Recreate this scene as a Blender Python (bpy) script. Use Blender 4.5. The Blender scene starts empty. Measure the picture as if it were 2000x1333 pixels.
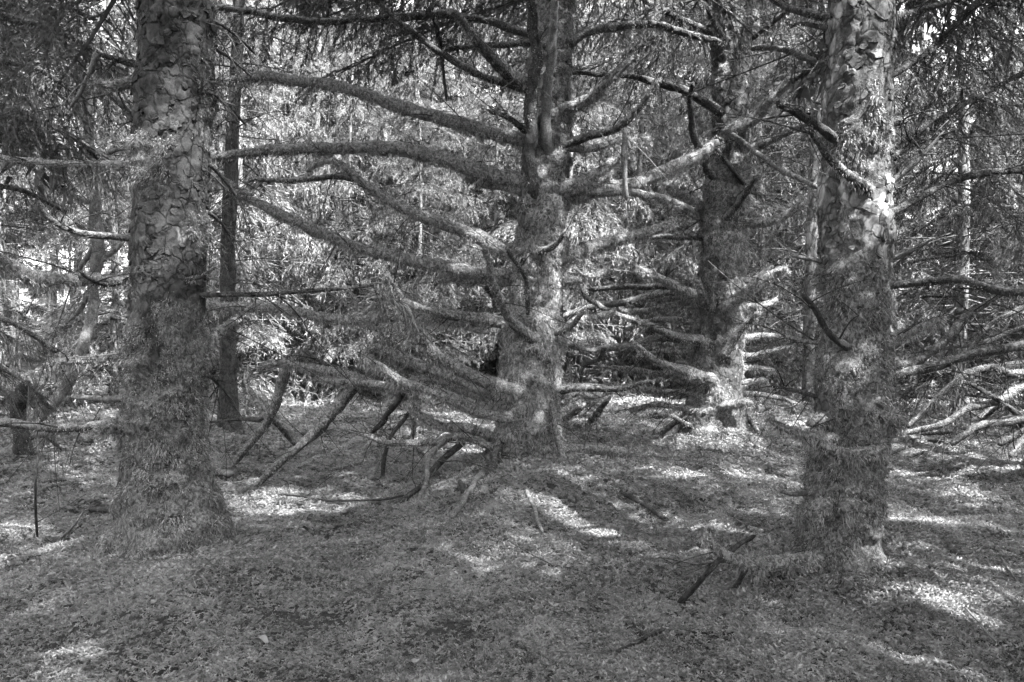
import bpy, math, random
import numpy as np
from math import radians, sin, cos, pi

rng = np.random.default_rng(7)
random.seed(7)
scene = bpy.context.scene
col = scene.collection

# ------------------------------------------------------------------ camera
F = 1570.0                       # focal length in pixels of the 2000 px wide photograph
CAMZ = 1.5
PITCH = math.atan(46 / F)
cam_d = bpy.data.cameras.new("camera")
cam_d.sensor_width = 36.0
cam_d.lens = F / 2000 * 36.0
cam_d.clip_start = 0.05
cam_d.clip_end = 600
cam = bpy.data.objects.new("camera", cam_d)
col.objects.link(cam)
cam.location = (0, 0, CAMZ)
cam.rotation_euler = (pi / 2 - PITCH, 0, 0)
scene.camera = cam

# ------------------------------------------------------------------ world and sun (black and white photograph: grey light)
SUN_EL = radians(56)
SUN_AZ = math.atan2(0.70, -0.71)            # clockwise from +Y: to the right and behind the camera
SUN = np.array([sin(SUN_AZ) * cos(SUN_EL), cos(SUN_AZ) * cos(SUN_EL), sin(SUN_EL)])
w = bpy.data.worlds.new("World")
scene.world = w
w.use_nodes = True
nt = w.node_tree
for n in list(nt.nodes):
    nt.nodes.remove(n)
sky = nt.nodes.new("ShaderNodeTexSky")
sky.sky_type = 'NISHITA'
sky.sun_disc = False
sky.sun_elevation = SUN_EL
sky.sun_rotation = SUN_AZ
sky.dust_density = 2.0
bw = nt.nodes.new("ShaderNodeRGBToBW")
bg = nt.nodes.new("ShaderNodeBackground")
bg.inputs[1].default_value = 0.15
wo = nt.nodes.new("ShaderNodeOutputWorld")
nt.links.new(sky.outputs[0], bw.inputs[0])
nt.links.new(bw.outputs[0], bg.inputs[0])
nt.links.new(bg.outputs[0], wo.inputs[0])

sl = bpy.data.lights.new("sun", 'SUN')
sl.energy = 2.9
sl.angle = radians(0.8)
sl.color = (1, 1, 1)
so = bpy.data.objects.new("sun", sl)
col.objects.link(so)
so.location = (8, -8, 20)
so.rotation_euler = (pi / 2 - SUN_EL, 0, pi - SUN_AZ)

vs = scene.view_settings
vs.view_transform = 'Standard'
vs.look = 'None'
vs.exposure = 3.95
vs.gamma = 1.0
vs.use_curve_mapping = False
cy = scene.cycles
cy.max_bounces = 3
cy.diffuse_bounces = 3
cy.transmission_bounces = 4
cy.transparent_max_bounces = 4
cy.caustics_reflective = False
cy.caustics_refractive = False
cy.use_denoising = True
cy.denoiser = 'OPENIMAGEDENOISE'
cy.denoising_input_passes = 'RGB_ALBEDO_NORMAL'
cy.denoising_prefilter = 'ACCURATE'
cy.use_adaptive_sampling = True
cy.adaptive_threshold = 0.014
cy.adaptive_min_samples = 16
cy.sample_clamp_indirect = 3

# ------------------------------------------------------------------ pixel -> world
FW = np.array([0, cos(PITCH), -sin(PITCH)])
UP = np.array([0, sin(PITCH), cos(PITCH)])
CAM = np.array([0, 0, CAMZ])


def px(u, v, Y):
    d = FW + np.array([(u - 1000) / F, 0, 0]) + UP * ((666.5 - v) / F)
    return CAM + d * (Y / d[1])


# ------------------------------------------------------------------ noise
def _h(ix, iy, iz, s):
    n = (ix * 374761393 + iy * 668265263 + iz * 2147483647 + s * 1274126177) & 0xFFFFFFFF
    n = ((n ^ (n >> 13)) * 1274126177) & 0xFFFFFFFF
    n = ((n ^ (n >> 16)) * 2246822519) & 0xFFFFFFFF
    return ((n ^ (n >> 15)) & 0xFFFFFF) / float(0xFFFFFF)


def vnoise(p, s=0):
    p = np.asarray(p, dtype=np.float64)
    i = np.floor(p).astype(np.int64)
    f = p - i
    f = f * f * (3 - 2 * f)
    r = 0
    for a in (0, 1):
        for b in (0, 1):
            for c in (0, 1):
                wgt = (f[..., 0] if a else 1 - f[..., 0]) * (f[..., 1] if b else 1 - f[..., 1]) * (f[..., 2] if c else 1 - f[..., 2])
                r = r + wgt * _h(i[..., 0] + a, i[..., 1] + b, i[..., 2] + c, s)
    return r


def fbm(p, octv=4, s=0):
    r, a, t = 0, 1.0, 0
    for k in range(octv):
        r = r + a * vnoise(p * (2.03 ** k), s + k * 17)
        t += a
        a *= 0.52
    return r / t


def cells(u, v, s=0):
    """2D cellular noise: distance to the border of the cell, and a random number of the cell"""
    iu, iv = np.floor(u).astype(np.int64), np.floor(v).astype(np.int64)
    d1 = np.full(u.shape, 9.0); d2 = np.full(u.shape, 9.0); idn = np.zeros(u.shape)
    for a in (-1, 0, 1):
        for b in (-1, 0, 1):
            cu, cv = iu + a, iv + b
            pu = cu + 0.1 + 0.8 * _h(cu, cv, cu * 0 + 3, s)
            pv = cv + 0.1 + 0.8 * _h(cu, cv, cu * 0 + 7, s)
            d = np.hypot(pu - u, pv - v)
            rid = _h(cu, cv, cu * 0 + 11, s)
            m = d < d1
            d2 = np.where(m, d1, np.minimum(d2, d))
            idn = np.where(m, rid, idn)
            d1 = np.where(m, d, d1)
    return d2 - d1, idn


def smooth(a, b, x):
    t = np.clip((x - a) / (b - a), 0, 1)
    return t * t * (3 - 2 * t)


def unit(v):
    return v / np.maximum(np.linalg.norm(v, axis=-1, keepdims=True), 1e-9)


# ------------------------------------------------------------------ ground shape
MOUNDS = []      # x, y, height, radius


def ground_h(x, y):
    x = np.asarray(x, float); y = np.asarray(y, float)
    p = np.stack([x, y, x * 0], -1)
    near = 1 - smooth(40, 70, np.hypot(x, y))
    h = (fbm(p * 0.55 + 3.1, 3, 5) - 0.5) * 0.24 + (fbm(p * 1.9 + 9.7, 2, 9) - 0.5) * 0.16 + (vnoise(p * 6.0, 21) - 0.5) * 0.035 + (0.6 - np.abs(2 * vnoise(p * 2.7 + 5.5, 27) - 1)) * 0.085
    h = h * near
    for (mx, my, mh, mr) in MOUNDS:
        h = h + mh * np.exp(-((x - mx) ** 2 + (y - my) ** 2) / (mr * mr))
    return h


def gray(u, v):
    """the ground point seen at pixel u, v"""
    d = px(u, v, 1.0) - CAM
    t = np.linspace(1.5, 60, 6000)
    P = CAM + t[:, None] * d
    below = P[:, 2] < ground_h(P[:, 0], P[:, 1])
    i = int(np.argmax(below)) if below.any() else len(t) - 1
    return P[i]


# ------------------------------------------------------------------ mesh helpers
def mesh_obj(name, V, faces, mat, parent=None, base=None, smooth_sh=True, attrs=None):
    V = np.asarray(V, dtype=np.float64).reshape(-1, 3)
    if base is not None:
        V = V - np.asarray(base)
    me = bpy.data.meshes.new(name)
    faces = [np.asarray(f, dtype=np.int32) for f in faces if len(f)]
    nl = sum(f.size for f in faces); npoly = sum(len(f) for f in faces)
    me.vertices.add(len(V)); me.loops.add(nl); me.polygons.add(npoly)
    me.vertices.foreach_set("co", V.astype(np.float32).ravel())
    me.loops.foreach_set("vertex_index", np.concatenate([f.ravel() for f in faces]))
    st, k = [], 0
    for f in faces:
        st.append(k + np.arange(len(f)) * f.shape[1]); k += f.size
    me.polygons.foreach_set("loop_start", np.concatenate(st).astype(np.int32))
    me.polygons.foreach_set("use_smooth", np.full(npoly, bool(smooth_sh)))
    for an, av in (attrs or {}).items():
        at = me.attributes.new(an, 'FLOAT', 'POINT')
        at.data.foreach_set("value", np.asarray(av, dtype=np.float32))
    me.update(calc_edges=True)
    me.materials.append(mat)
    o = bpy.data.objects.new(name, me)
    col.objects.link(o)
    if parent is not None:
        o.parent = parent
    return o


def tag(o, label=None, cat=None, group=None, kind=None):
    if label: o["label"] = label
    if cat: o["category"] = cat
    if group: o["group"] = group
    if kind: o["kind"] = kind
    return o


def thing(name, label, cat, loc, group=None):
    o = bpy.data.objects.new(name, None)
    o.empty_display_size = 0.2
    o.location = tuple(float(a) for a in loc)
    col.objects.link(o)
    return tag(o, label, cat, group)


class Geo:
    def __init__(self):
        self.V, self.T, self.Q, self.n, self.A = [], [], [], 0, []

    def add(self, V, T=None, Q=None, a=0.0):
        V = np.asarray(V, float).reshape(-1, 3)
        if T is not None and len(T): self.T.append(np.asarray(T) + self.n)
        if Q is not None and len(Q): self.Q.append(np.asarray(Q) + self.n)
        self.V.append(V); self.n += len(V)
        self.A.append(np.full(len(V), a) if np.isscalar(a) else np.asarray(a, float))

    def arrays(self):
        V = np.concatenate(self.V) if self.V else np.zeros((0, 3))
        T = np.concatenate(self.T) if self.T else np.zeros((0, 3), int)
        Q = np.concatenate(self.Q) if self.Q else np.zeros((0, 4), int)
        return V, T, Q, (np.concatenate(self.A) if self.A else np.zeros(0))

    def obj(self, name, mat, parent=None, base=None, smooth_sh=True, attr=None):
        V, T, Q, A = self.arrays()
        return mesh_obj(name, V, [T, Q], mat, parent, base, smooth_sh, {attr: A} if attr else None)


def resample(P, step, extra=None):
    """Catmull-Rom through P, evenly resampled; extra: (n, k) values carried along"""
    P = np.asarray(P, float)
    X = P if extra is None else np.concatenate([P, np.asarray(extra, float)], 1)
    E = np.concatenate([[2 * X[0] - X[1]], X, [2 * X[-1] - X[-2]]])
    out = []
    for i in range(1, len(E) - 2):
        t = np.linspace(0, 1, 12, endpoint=False)[:, None]
        a, b, c, d = E[i - 1], E[i], E[i + 1], E[i + 2]
        out.append(0.5 * (2 * b + (c - a) * t + (2 * a - 5 * b + 4 * c - d) * t ** 2 + (3 * b - a - 3 * c + d) * t ** 3))
    out.append(X[-1:])
    X = np.concatenate(out)
    s = np.concatenate([[0], np.cumsum(np.linalg.norm(np.diff(X[:, :3], axis=0), axis=1))])
    n = max(3, int(s[-1] / step) + 1)
    q = np.linspace(0, s[-1], n)
    R = np.stack([np.interp(q, s, X[:, k]) for k in range(X.shape[1])], 1)
    return (R, q) if extra is None else (R[:, :3], q, R[:, 3:])


def frames(P):
    T = unit(np.gradient(P, axis=0))
    ref = np.array([0, 0, 1.0])
    N = np.cross(T, ref)
    bad = np.linalg.norm(N, axis=1) < 0.15
    N[bad] = np.cross(T[bad], np.array([0.3, 1.0, 0]))
    N = unit(N)
    # keep continuous
    for i in range(1, len(N)):
        n = N[i - 1] - T[i] * np.dot(N[i - 1], T[i])
        ln = np.linalg.norm(n)
        if ln > 1e-6: N[i] = n / ln
    return T, N, np.cross(T, N)


def tube(P, R, nseg=8, cap=True):
    T, N, B = frames(P)
    th = np.linspace(0, 2 * pi, nseg, endpoint=False)
    R = np.asarray(R)
    RR = R if R.ndim == 2 else np.repeat(R[:, None], nseg, 1)
    V = P[:, None, :] + RR[..., None] * (np.cos(th)[None, :, None] * N[:, None, :] + np.sin(th)[None, :, None] * B[:, None, :])
    m = len(P)
    i = np.arange(m - 1)[:, None] * nseg + np.arange(nseg)[None, :]
    j = np.arange(m - 1)[:, None] * nseg + (np.arange(nseg)[None, :] + 1) % nseg
    Q = np.stack([i, j, j + nseg, i + nseg], -1).reshape(-1, 4)
    V = V.reshape(-1, 3); Tq = []
    if cap:
        V = np.concatenate([V, P[:1], P[-1:]])
        k = np.arange(nseg)
        a = len(V) - 2
        Tq = np.concatenate([np.stack([(k + 1) % nseg, k, k * 0 + a], -1),
                             np.stack([(m - 1) * nseg + k, (m - 1) * nseg + (k + 1) % nseg, k * 0 + a + 1], -1)])
    return V, Tq, Q


def blades(P, D1, D2, L, W, geo, side=None, a=0.0):
    """bent moss blades: from P along D1 for half the length, then along D2"""
    n = len(P)
    if n == 0: return
    L = np.broadcast_to(L, (n,))[:, None]; W = np.broadcast_to(W, (n,))[:, None]
    if side is None:
        side = unit(np.cross(D1, unit(rng.normal(size=(n, 3)))))
    M = P + D1 * L * 0.5
    E = M + D2 * L * 0.55
    V = np.stack([P, M + side * W * 0.5, E, M - side * W * 0.5], 1).reshape(-1, 3)
    b = np.arange(n)[:, None] * 4
    geo.add(V, None, b + np.array([[0, 1, 2, 3]]), a if np.isscalar(a) else np.repeat(a, 4))


# ------------------------------------------------------------------ materials (a black and white photograph: all greys)
def new_mat(name):
    m = bpy.data.materials.new(name)
    m.use_nodes = True
    t = m.node_tree
    for n in list(t.nodes): t.nodes.remove(n)
    out = t.nodes.new("ShaderNodeOutputMaterial")
    return m, t, out


def ramp(t, src, stops):
    r = t.nodes.new("ShaderNodeValToRGB")
    el = r.color_ramp.elements
    while len(el) < len(stops): el.new(0.5)
    for e, (p, c) in zip(el, stops):
        e.position = p; e.color = (c, c, c, 1)
    t.links.new(src, r.inputs[0])
    return r.outputs[0]


def noise_node(t, scale, detail=5, rough=0.6, vec=None, dist=0.0):
    n = t.nodes.new("ShaderNodeTexNoise")
    n.inputs["Scale"].default_value = scale
    n.inputs["Detail"].default_value = detail
    n.inputs["Roughness"].default_value = rough
    n.inputs["Distortion"].default_value = dist
    if vec is not None: t.links.new(vec, n.inputs["Vector"])
    return n.outputs[0]


def math_node(t, op, a, b):
    n = t.nodes.new("ShaderNodeMath"); n.operation = op
    for i, x in enumerate((a, b)):
        if isinstance(x, (int, float)): n.inputs[i].default_value = x
        else: t.links.new(x, n.inputs[i])
    return n.outputs[0]


def mix_node(t, fac, a, b):
    n = t.nodes.new("ShaderNodeMix"); n.data_type = 'RGBA'
    for i, x in ((0, fac), (6, a), (7, b)):
        if isinstance(x, (int, float)): n.inputs[i].default_value = x if i == 0 else (x, x, x, 1)
        else: t.links.new(x, n.inputs[i])
    return n.outputs[2]


def leafy(name, lo, hi, trans=0.35, scale=1.2, attr=None, rough=0.6, isl=0.45, obr=0.12):
    """needles and moss: diffuse with light coming through"""
    m, t, out = new_mat(name)
    geo = t.nodes.new("ShaderNodeNewGeometry")
    oi = t.nodes.new("ShaderNodeObjectInfo")
    nz = noise_node(t, scale, 3, 0.6, geo.outputs["Position"])
    f = math_node(t, 'MULTIPLY', nz, 0.6)
    rp = math_node(t, 'MULTIPLY', geo.outputs["Random Per Island"], isl)
    f = math_node(t, 'ADD', f, rp)
    if attr:
        at = t.nodes.new("ShaderNodeAttribute"); at.attribute_name = attr
        f = math_node(t, 'ADD', f, math_node(t, 'MULTIPLY', math_node(t, 'SUBTRACT', at.outputs["Fac"], 0.55), 0.55))  # paler towards shoot tips: new growth, with bough light and dark put into it
    ro = math_node(t, 'MULTIPLY', oi.outputs["Random"], obr)
    f = math_node(t, 'ADD', f, ro)
    c = ramp(t, f, [(0.25, lo), (0.9, hi)])
    d = t.nodes.new("ShaderNodeBsdfDiffuse"); tr = t.nodes.new("ShaderNodeBsdfTranslucent")
    gl = t.nodes.new("ShaderNodeBsdfGlossy"); gl.inputs["Roughness"].default_value = rough
    gl.inputs["Color"].default_value = (0.8, 0.8, 0.8, 1)
    t.links.new(c, d.inputs[0]); t.links.new(c, tr.inputs[0])
    mx = t.nodes.new("ShaderNodeMixShader"); mx.inputs[0].default_value = trans
    t.links.new(d.outputs[0], mx.inputs[1]); t.links.new(tr.outputs[0], mx.inputs[2])
    m2 = t.nodes.new("ShaderNodeMixShader"); m2.inputs[0].default_value = 0.025
    t.links.new(mx.outputs[0], m2.inputs[1]); t.links.new(gl.outputs[0], m2.inputs[2])
    t.links.new(m2.outputs[0], out.inputs[0])
    return m


def barky(name, dark, mid, light, moss=None, scale=9.0, lichen=0.62, bump=0.7, mscale=48):
    """bark: cracked plates, lichen patches, moss where the vertex attribute says so"""
    m, t, out = new_mat(name)
    tc = t.nodes.new("ShaderNodeTexCoord")
    mp = t.nodes.new("ShaderNodeMapping"); mp.inputs["Scale"].default_value = (1, 1, 0.75)
    t.links.new(tc.outputs["Object"], mp.inputs[0])
    vec = mp.outputs[0]
    n1 = noise_node(t, scale, 8, 0.7, vec, 0.4)
    n2 = noise_node(t, scale * 5, 6, 0.7, vec)
    n3 = noise_node(t, scale * 0.55, 4, 0.65, vec, 0.6)
    vo = t.nodes.new("ShaderNodeTexVoronoi"); vo.feature = 'DISTANCE_TO_EDGE'
    vo.inputs["Scale"].default_value = scale * 1.6
    wob = t.nodes.new("ShaderNodeVectorMath"); wob.operation = 'MULTIPLY_ADD'
    nn = t.nodes.new("ShaderNodeTexNoise"); nn.inputs["Scale"].default_value = scale * 2
    t.links.new(vec, nn.inputs["Vector"])
    t.links.new(nn.outputs["Color"], wob.inputs[0]); wob.inputs[1].default_value = (0.08, 0.08, 0.08)
    t.links.new(vec, wob.inputs[2]); t.links.new(wob.outputs[0], vo.inputs["Vector"])
    crack = ramp(t, vo.outputs["Distance"], [(0.0, 0.35), (0.10, 1.0)])
    base = ramp(t, n1, [(0.3, dark), (0.55, mid), (0.75, mid * 1.5)])
    fine = ramp(t, n2, [(0.3, 0.55), (0.7, 1.25)])
    mul = t.nodes.new("ShaderNodeMix"); mul.data_type = 'RGBA'; mul.blend_type = 'MULTIPLY'; mul.inputs[0].default_value = 1.0
    t.links.new(base, mul.inputs[6]); t.links.new(fine, mul.inputs[7])
    c = mul.outputs[2]
    c = mix_node(t, ramp(t, n3, [(lichen, 0.0), (lichen + 0.07, 0.8)]), c, light)
    hgt = math_node(t, 'ADD', math_node(t, 'MULTIPLY', n2, 0.5), math_node(t, 'MULTIPLY', crack, 0.6))
    hgt = math_node(t, 'ADD', hgt, math_node(t, 'MULTIPLY', n1, 0.8))
    c2 = mix_node(t, crack, dark * 0.5, c)
    if moss is not None:
        at = t.nodes.new("ShaderNodeAttribute"); at.attribute_name = "moss"
        mm = math_node(t, 'ADD', at.outputs["Fac"], math_node(t, 'MULTIPLY', math_node(t, 'SUBTRACT', n2, 0.5), 0.8))
        mf = ramp(t, mm, [(0.38, 0.0), (0.6, 1.0)])
        mn = noise_node(t, mscale, 7, 0.72, vec, 0.8)
        mcol = ramp(t, mn, [(0.34, moss * 0.16), (0.47, moss * 0.7), (0.60, moss * 1.7), (0.72, moss * 2.3)])  # moss hollows painted dark: crevice shade put into the colour
        c2 = mix_node(t, mf, c2, mcol)
        hgt = math_node(t, 'ADD', hgt, math_node(t, 'MULTIPLY', math_node(t, 'MULTIPLY', mn, mf), 3.0))
    b = t.nodes.new("ShaderNodeBsdfPrincipled")
    b.inputs["Roughness"].default_value = 0.9
    b.inputs["Specular IOR Level"].default_value = 0.15
    t.links.new(c2, b.inputs["Base Color"])
    bp = t.nodes.new("ShaderNodeBump"); bp.inputs["Strength"].default_value = bump; bp.inputs["Distance"].default_value = 0.02
    t.links.new(hgt, bp.inputs["Height"]); t.links.new(bp.outputs[0], b.inputs["Normal"])
    t.links.new(b.outputs[0], out.inputs[0])
    return m


M_BARK = barky("bark_flaky", 0.008, 0.05, 0.18, moss=0.10, scale=7, mscale=50)
M_BARK_PALE = barky("bark_pale_plates", 0.014, 0.11, 0.36, moss=0.12, scale=7, mscale=50, lichen=0.55)
M_BARK_MOSSY = barky("bark_mossy", 0.015, 0.09, 0.30, moss=0.17, scale=9, mscale=38)
M_PLATE = barky("bark_plate_grey", 0.012, 0.08, 0.27, scale=9, lichen=0.60, bump=0.5)
M_PLATE_DARK = barky("bark_plate_dark", 0.008, 0.05, 0.16, scale=9, lichen=0.62, bump=0.6)
M_PLATE_PALE = barky("bark_plate_pale", 0.05, 0.17, 0.36, scale=7, lichen=0.55, bump=0.35)
M_LIMB = barky("limb_bark", 0.015, 0.07, 0.22, moss=0.17, scale=16, mscale=42, lichen=0.66)
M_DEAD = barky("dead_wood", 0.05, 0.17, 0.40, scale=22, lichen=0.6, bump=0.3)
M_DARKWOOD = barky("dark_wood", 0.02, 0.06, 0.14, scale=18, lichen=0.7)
M_FARBARK = barky("far_bark", 0.05, 0.14, 0.36, scale=5, lichen=0.52)
M_MOSS = leafy("limb_moss", 0.025, 0.40, 0.2, 5.0, isl=0.5, obr=0.06)
M_TMOSS = leafy("trunk_moss", 0.015, 0.34, 0.2, 6.0, isl=0.5, obr=0.05)
M_CARPET = leafy("carpet_moss", 0.018, 0.33, 0.25, 2.2, isl=0.2, obr=0.45)
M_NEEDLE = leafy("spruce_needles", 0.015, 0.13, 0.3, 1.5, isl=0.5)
M_NEEDLE_LIT = leafy("spruce_needles_pale_lit", 0.025, 0.29, 0.28, 1.3, isl=0.25, attr="tip")  # pale fresh growth, with the sunlight on the young spruces put into its colour


def soil_mat():
    m, t, out = new_mat("forest_soil")
    geo = t.nodes.new("ShaderNodeNewGeometry")
    n1 = noise_node(t, 3.0, 6, 0.65, geo.outputs["Position"])
    n2 = noise_node(t, 60, 5, 0.7, geo.outputs["Position"])
    c = mix_node(t, 0.5, ramp(t, n1, [(0.3, 0.025), (0.7, 0.06)]), ramp(t, n2, [(0.3, 0.01), (0.7, 0.08)]))
    b = t.nodes.new("ShaderNodeBsdfPrincipled"); b.inputs["Roughness"].default_value = 1.0
    b.inputs["Specular IOR Level"].default_value = 0.05
    t.links.new(c, b.inputs["Base Color"])
    bp = t.nodes.new("ShaderNodeBump"); bp.inputs["Strength"].default_value = 0.8; bp.inputs["Distance"].default_value = 0.03
    t.links.new(n2, bp.inputs["Height"]); t.links.new(bp.outputs[0], b.inputs["Normal"])
    t.links.new(b.outputs[0], out.inputs[0])
    return m


M_SOIL = soil_mat()
M_LEAF = leafy("dry_leaf", 0.16, 0.30, 0.2, 25)

# ------------------------------------------------------------------ the four big trees: outline rows (v, left, right) in the photograph
TREES = {
    'A': dict(Y=4.7, rows=[(0, 277, 415), (100, 275, 414), (200, 270, 411), (300, 268, 405), (400, 265, 402), (500, 262, 400), (600, 258, 396),
                           (660, 254, 398), (710, 249, 403), (760, 248, 399), (800, 245, 396), (870, 244, 402), (950, 240, 415), (1000, 234, 432),
                           (1050, 226, 450), (1095, 205, 475)]),
    'B': dict(Y=6.9, rows=[(0, 1047, 1118), (100, 1040, 1116), (200, 1027, 1117), (300, 1021, 1112), (360, 1014, 1110), (420, 1010, 1105), (500, 1003, 1100),
                           (560, 1001, 1098), (630, 985, 1099), (660, 982, 1099), (700, 982, 1096), (780, 970, 1097), (850, 968, 1095), (895, 956, 1103), (925, 935, 1125)]),
    'C': dict(Y=8.6, rows=[(0, 1393, 1466), (100, 1392, 1466), (200, 1393, 1465), (300, 1388, 1462), (400, 1375, 1461), (450, 1370, 1455), (520, 1368, 1455),
                           (600, 1359, 1450), (680, 1353, 1450), (760, 1345, 1448), (820, 1338, 1455), (850, 1332, 1464), (875, 1315, 1480)]),
    'D': dict(Y=4.3, rows=[(0, 1620, 1741), (100, 1615, 1739), (200, 1613, 1738), (300, 1611, 1738), (400, 1605, 1738), (460, 1603, 1738), (520, 1607, 1735),
                           (580, 1608, 1735), (640, 1605, 1732), (700, 1600, 1732), (760, 1596, 1733), (820, 1592, 1733), (870, 1586, 1729), (900, 1580, 1722),
                           (950, 1578, 1720), (1000, 1568, 1719), (1060, 1568, 1716), (1105, 1555, 1724), (1150, 1525, 1745)]),
}
for k, t in TREES.items():
    rows = t['rows']
    c = [(px((a + b) / 2, v, t['Y'])) for v, a, b in rows]
    r = [(b - a) / 2 * t['Y'] / F for v, a, b in rows]
    t['z'] = np.array([p[2] for p in c])[::-1]
    t['x'] = np.array([p[0] for p in c])[::-1]
    t['r'] = np.array(r)[::-1]
    t['base'] = np.array([t['x'][0], t['Y'], 0.0])
XA, XB, XC, XD = (TREES[k]['x'][1] for k in 'ABCD')
MOUNDS += [(XA, 4.65, 0.14, 0.75), (XA + 0.35, 4.05, 0.17, 0.5), (XB + 0.1, 6.75, 0.27, 0.9), (XB + 0.45, 6.0, 0.10, 0.8),
           (XC - 0.05, 8.5, 0.30, 0.85), (XD, 4.3, 0.17, 0.75), (XD + 0.5, 3.9, 0.08, 0.6),
           (-4.2, 9.2, 0.12, 0.8), (3.6, 8.8, 0.18, 0.7), (-1.6, 6.6, -0.08, 0.8)]


def axis_at(t, z):
    zt, xt, rt = t['z'], t['x'], t['r']
    zz = np.asarray(z, float)
    top = zt[-1]
    sl = (xt[-1] - xt[-5]) / (zt[-1] - zt[-5])
    x = np.where(zz > top, xt[-1] + sl * (zz - top), np.interp(zz, zt, xt))
    r = np.where(zz > top, rt[-1] * np.clip(1 - (zz - top) / (t.get('H', 15) - top), 0.05, 1), np.interp(zz, zt, rt))
    r = np.where(zz < zt[0], rt[0] + (zt[0] - zz) * 0.8, r)
    return x, r


def moss_of(k, th, z, x, r):
    """how mossy the trunk is, 0..1"""
    P = np.stack([np.cos(th) * r * 5, np.sin(th) * r * 5, z * 3.0], -1)
    n = fbm(P + 31 * ord(k), 4, ord(k))
    if k == 'A': prof = np.interp(z, [0, 0.6, 1.3, 1.55, 1.7, 2.0, 2.25, 2.5, 2.65, 3.4, 16], [1.7, .92, .80, .80, .35, .45, .30, .55, .18, .12, .1])
    elif k == 'B': prof = np.interp(z, [0, 1, 2, 3.0, 4, 16], [.85, .9, .8, .75, .55, .2])
    elif k == 'C': prof = np.interp(z, [0, 1, 2, 3.0, 3.6, 4.2, 16], [.7, .75, .75, .7, .35, .25, .1])
    else: prof = np.interp(z, [0, 0.3, 0.75, 1.0, 1.4, 1.75, 2.2, 2.45, 2.7, 3.4, 16], [1.8, 1.2, .72, .55, .6, .35, .20, .55, .15, .12, .1])
    return np.clip((n - 0.5) * 2.4 + prof, 0, 1)


def trunk_disp(k, th, z, r):
    P = np.stack([np.cos(th) * r, np.sin(th) * r, z], -1)
    big = (fbm(P * 4.0 + 5 * ord(k), 3, 3) - 0.5) * 0.05
    wob = fbm(P * 9.0, 2, 13) - 0.5
    u = th / (2 * pi) * np.round(2 * pi * 0.21 / 0.085)
    e, idn = cells(u + wob * 0.9, z / 0.075 + wob * 1.2, ord(k))
    plate = smooth(0.0, 0.22, e) * (0.007 + 0.013 * idn)
    fine = (fbm(P * 28.0, 3, 19) - 0.5) * 0.016
    m = moss_of(k, th, z, None, r)
    ruff = (fbm(np.stack([P[..., 0] * 8, P[..., 1] * 8, z * 12], -1), 3, 29) - 0.42) * 0.10
    return big + fine + plate * (1 - m) + ruff * smooth(0.35, 0.8, m) - 0.008, m


def surf(k, th, z):
    t = TREES[k]
    x, r = axis_at(t, z)
    d, m = trunk_disp(k, th, z, r)
    # root flare
    fl = smooth(0.5, 0.0, z - t.get('z0', 0.1)) * 0.05 * (0.5 + 0.5 * np.cos(th * 5 + ord(k)))
    R = r + d * np.clip(r / 0.15, 0.2, 1) + fl
    return np.stack([x + np.cos(th) * R, t['Y'] + np.sin(th) * R, z], -1), m


BARKMAT = {'A': M_BARK, 'B': M_BARK_MOSSY, 'C': M_BARK_MOSSY, 'D': M_BARK_PALE}
PLATEMAT = {'A': M_PLATE, 'B': M_PLATE, 'C': M_PLATE, 'D': M_PLATE_PALE}
LABEL = {
    'A': "thick spruce with dark flaking bark above and shaggy moss around its flared foot",
    'B': "mossy spruce with many long arching limbs sweeping out and two upright dead stems",
    'C': "scaly mossy spruce on a sunlit moss mound behind, with stubby upturned limbs on its trunk",
    'D': "pale spruce with large peeling bark plates and two moss brows at its foot",
}


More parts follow.
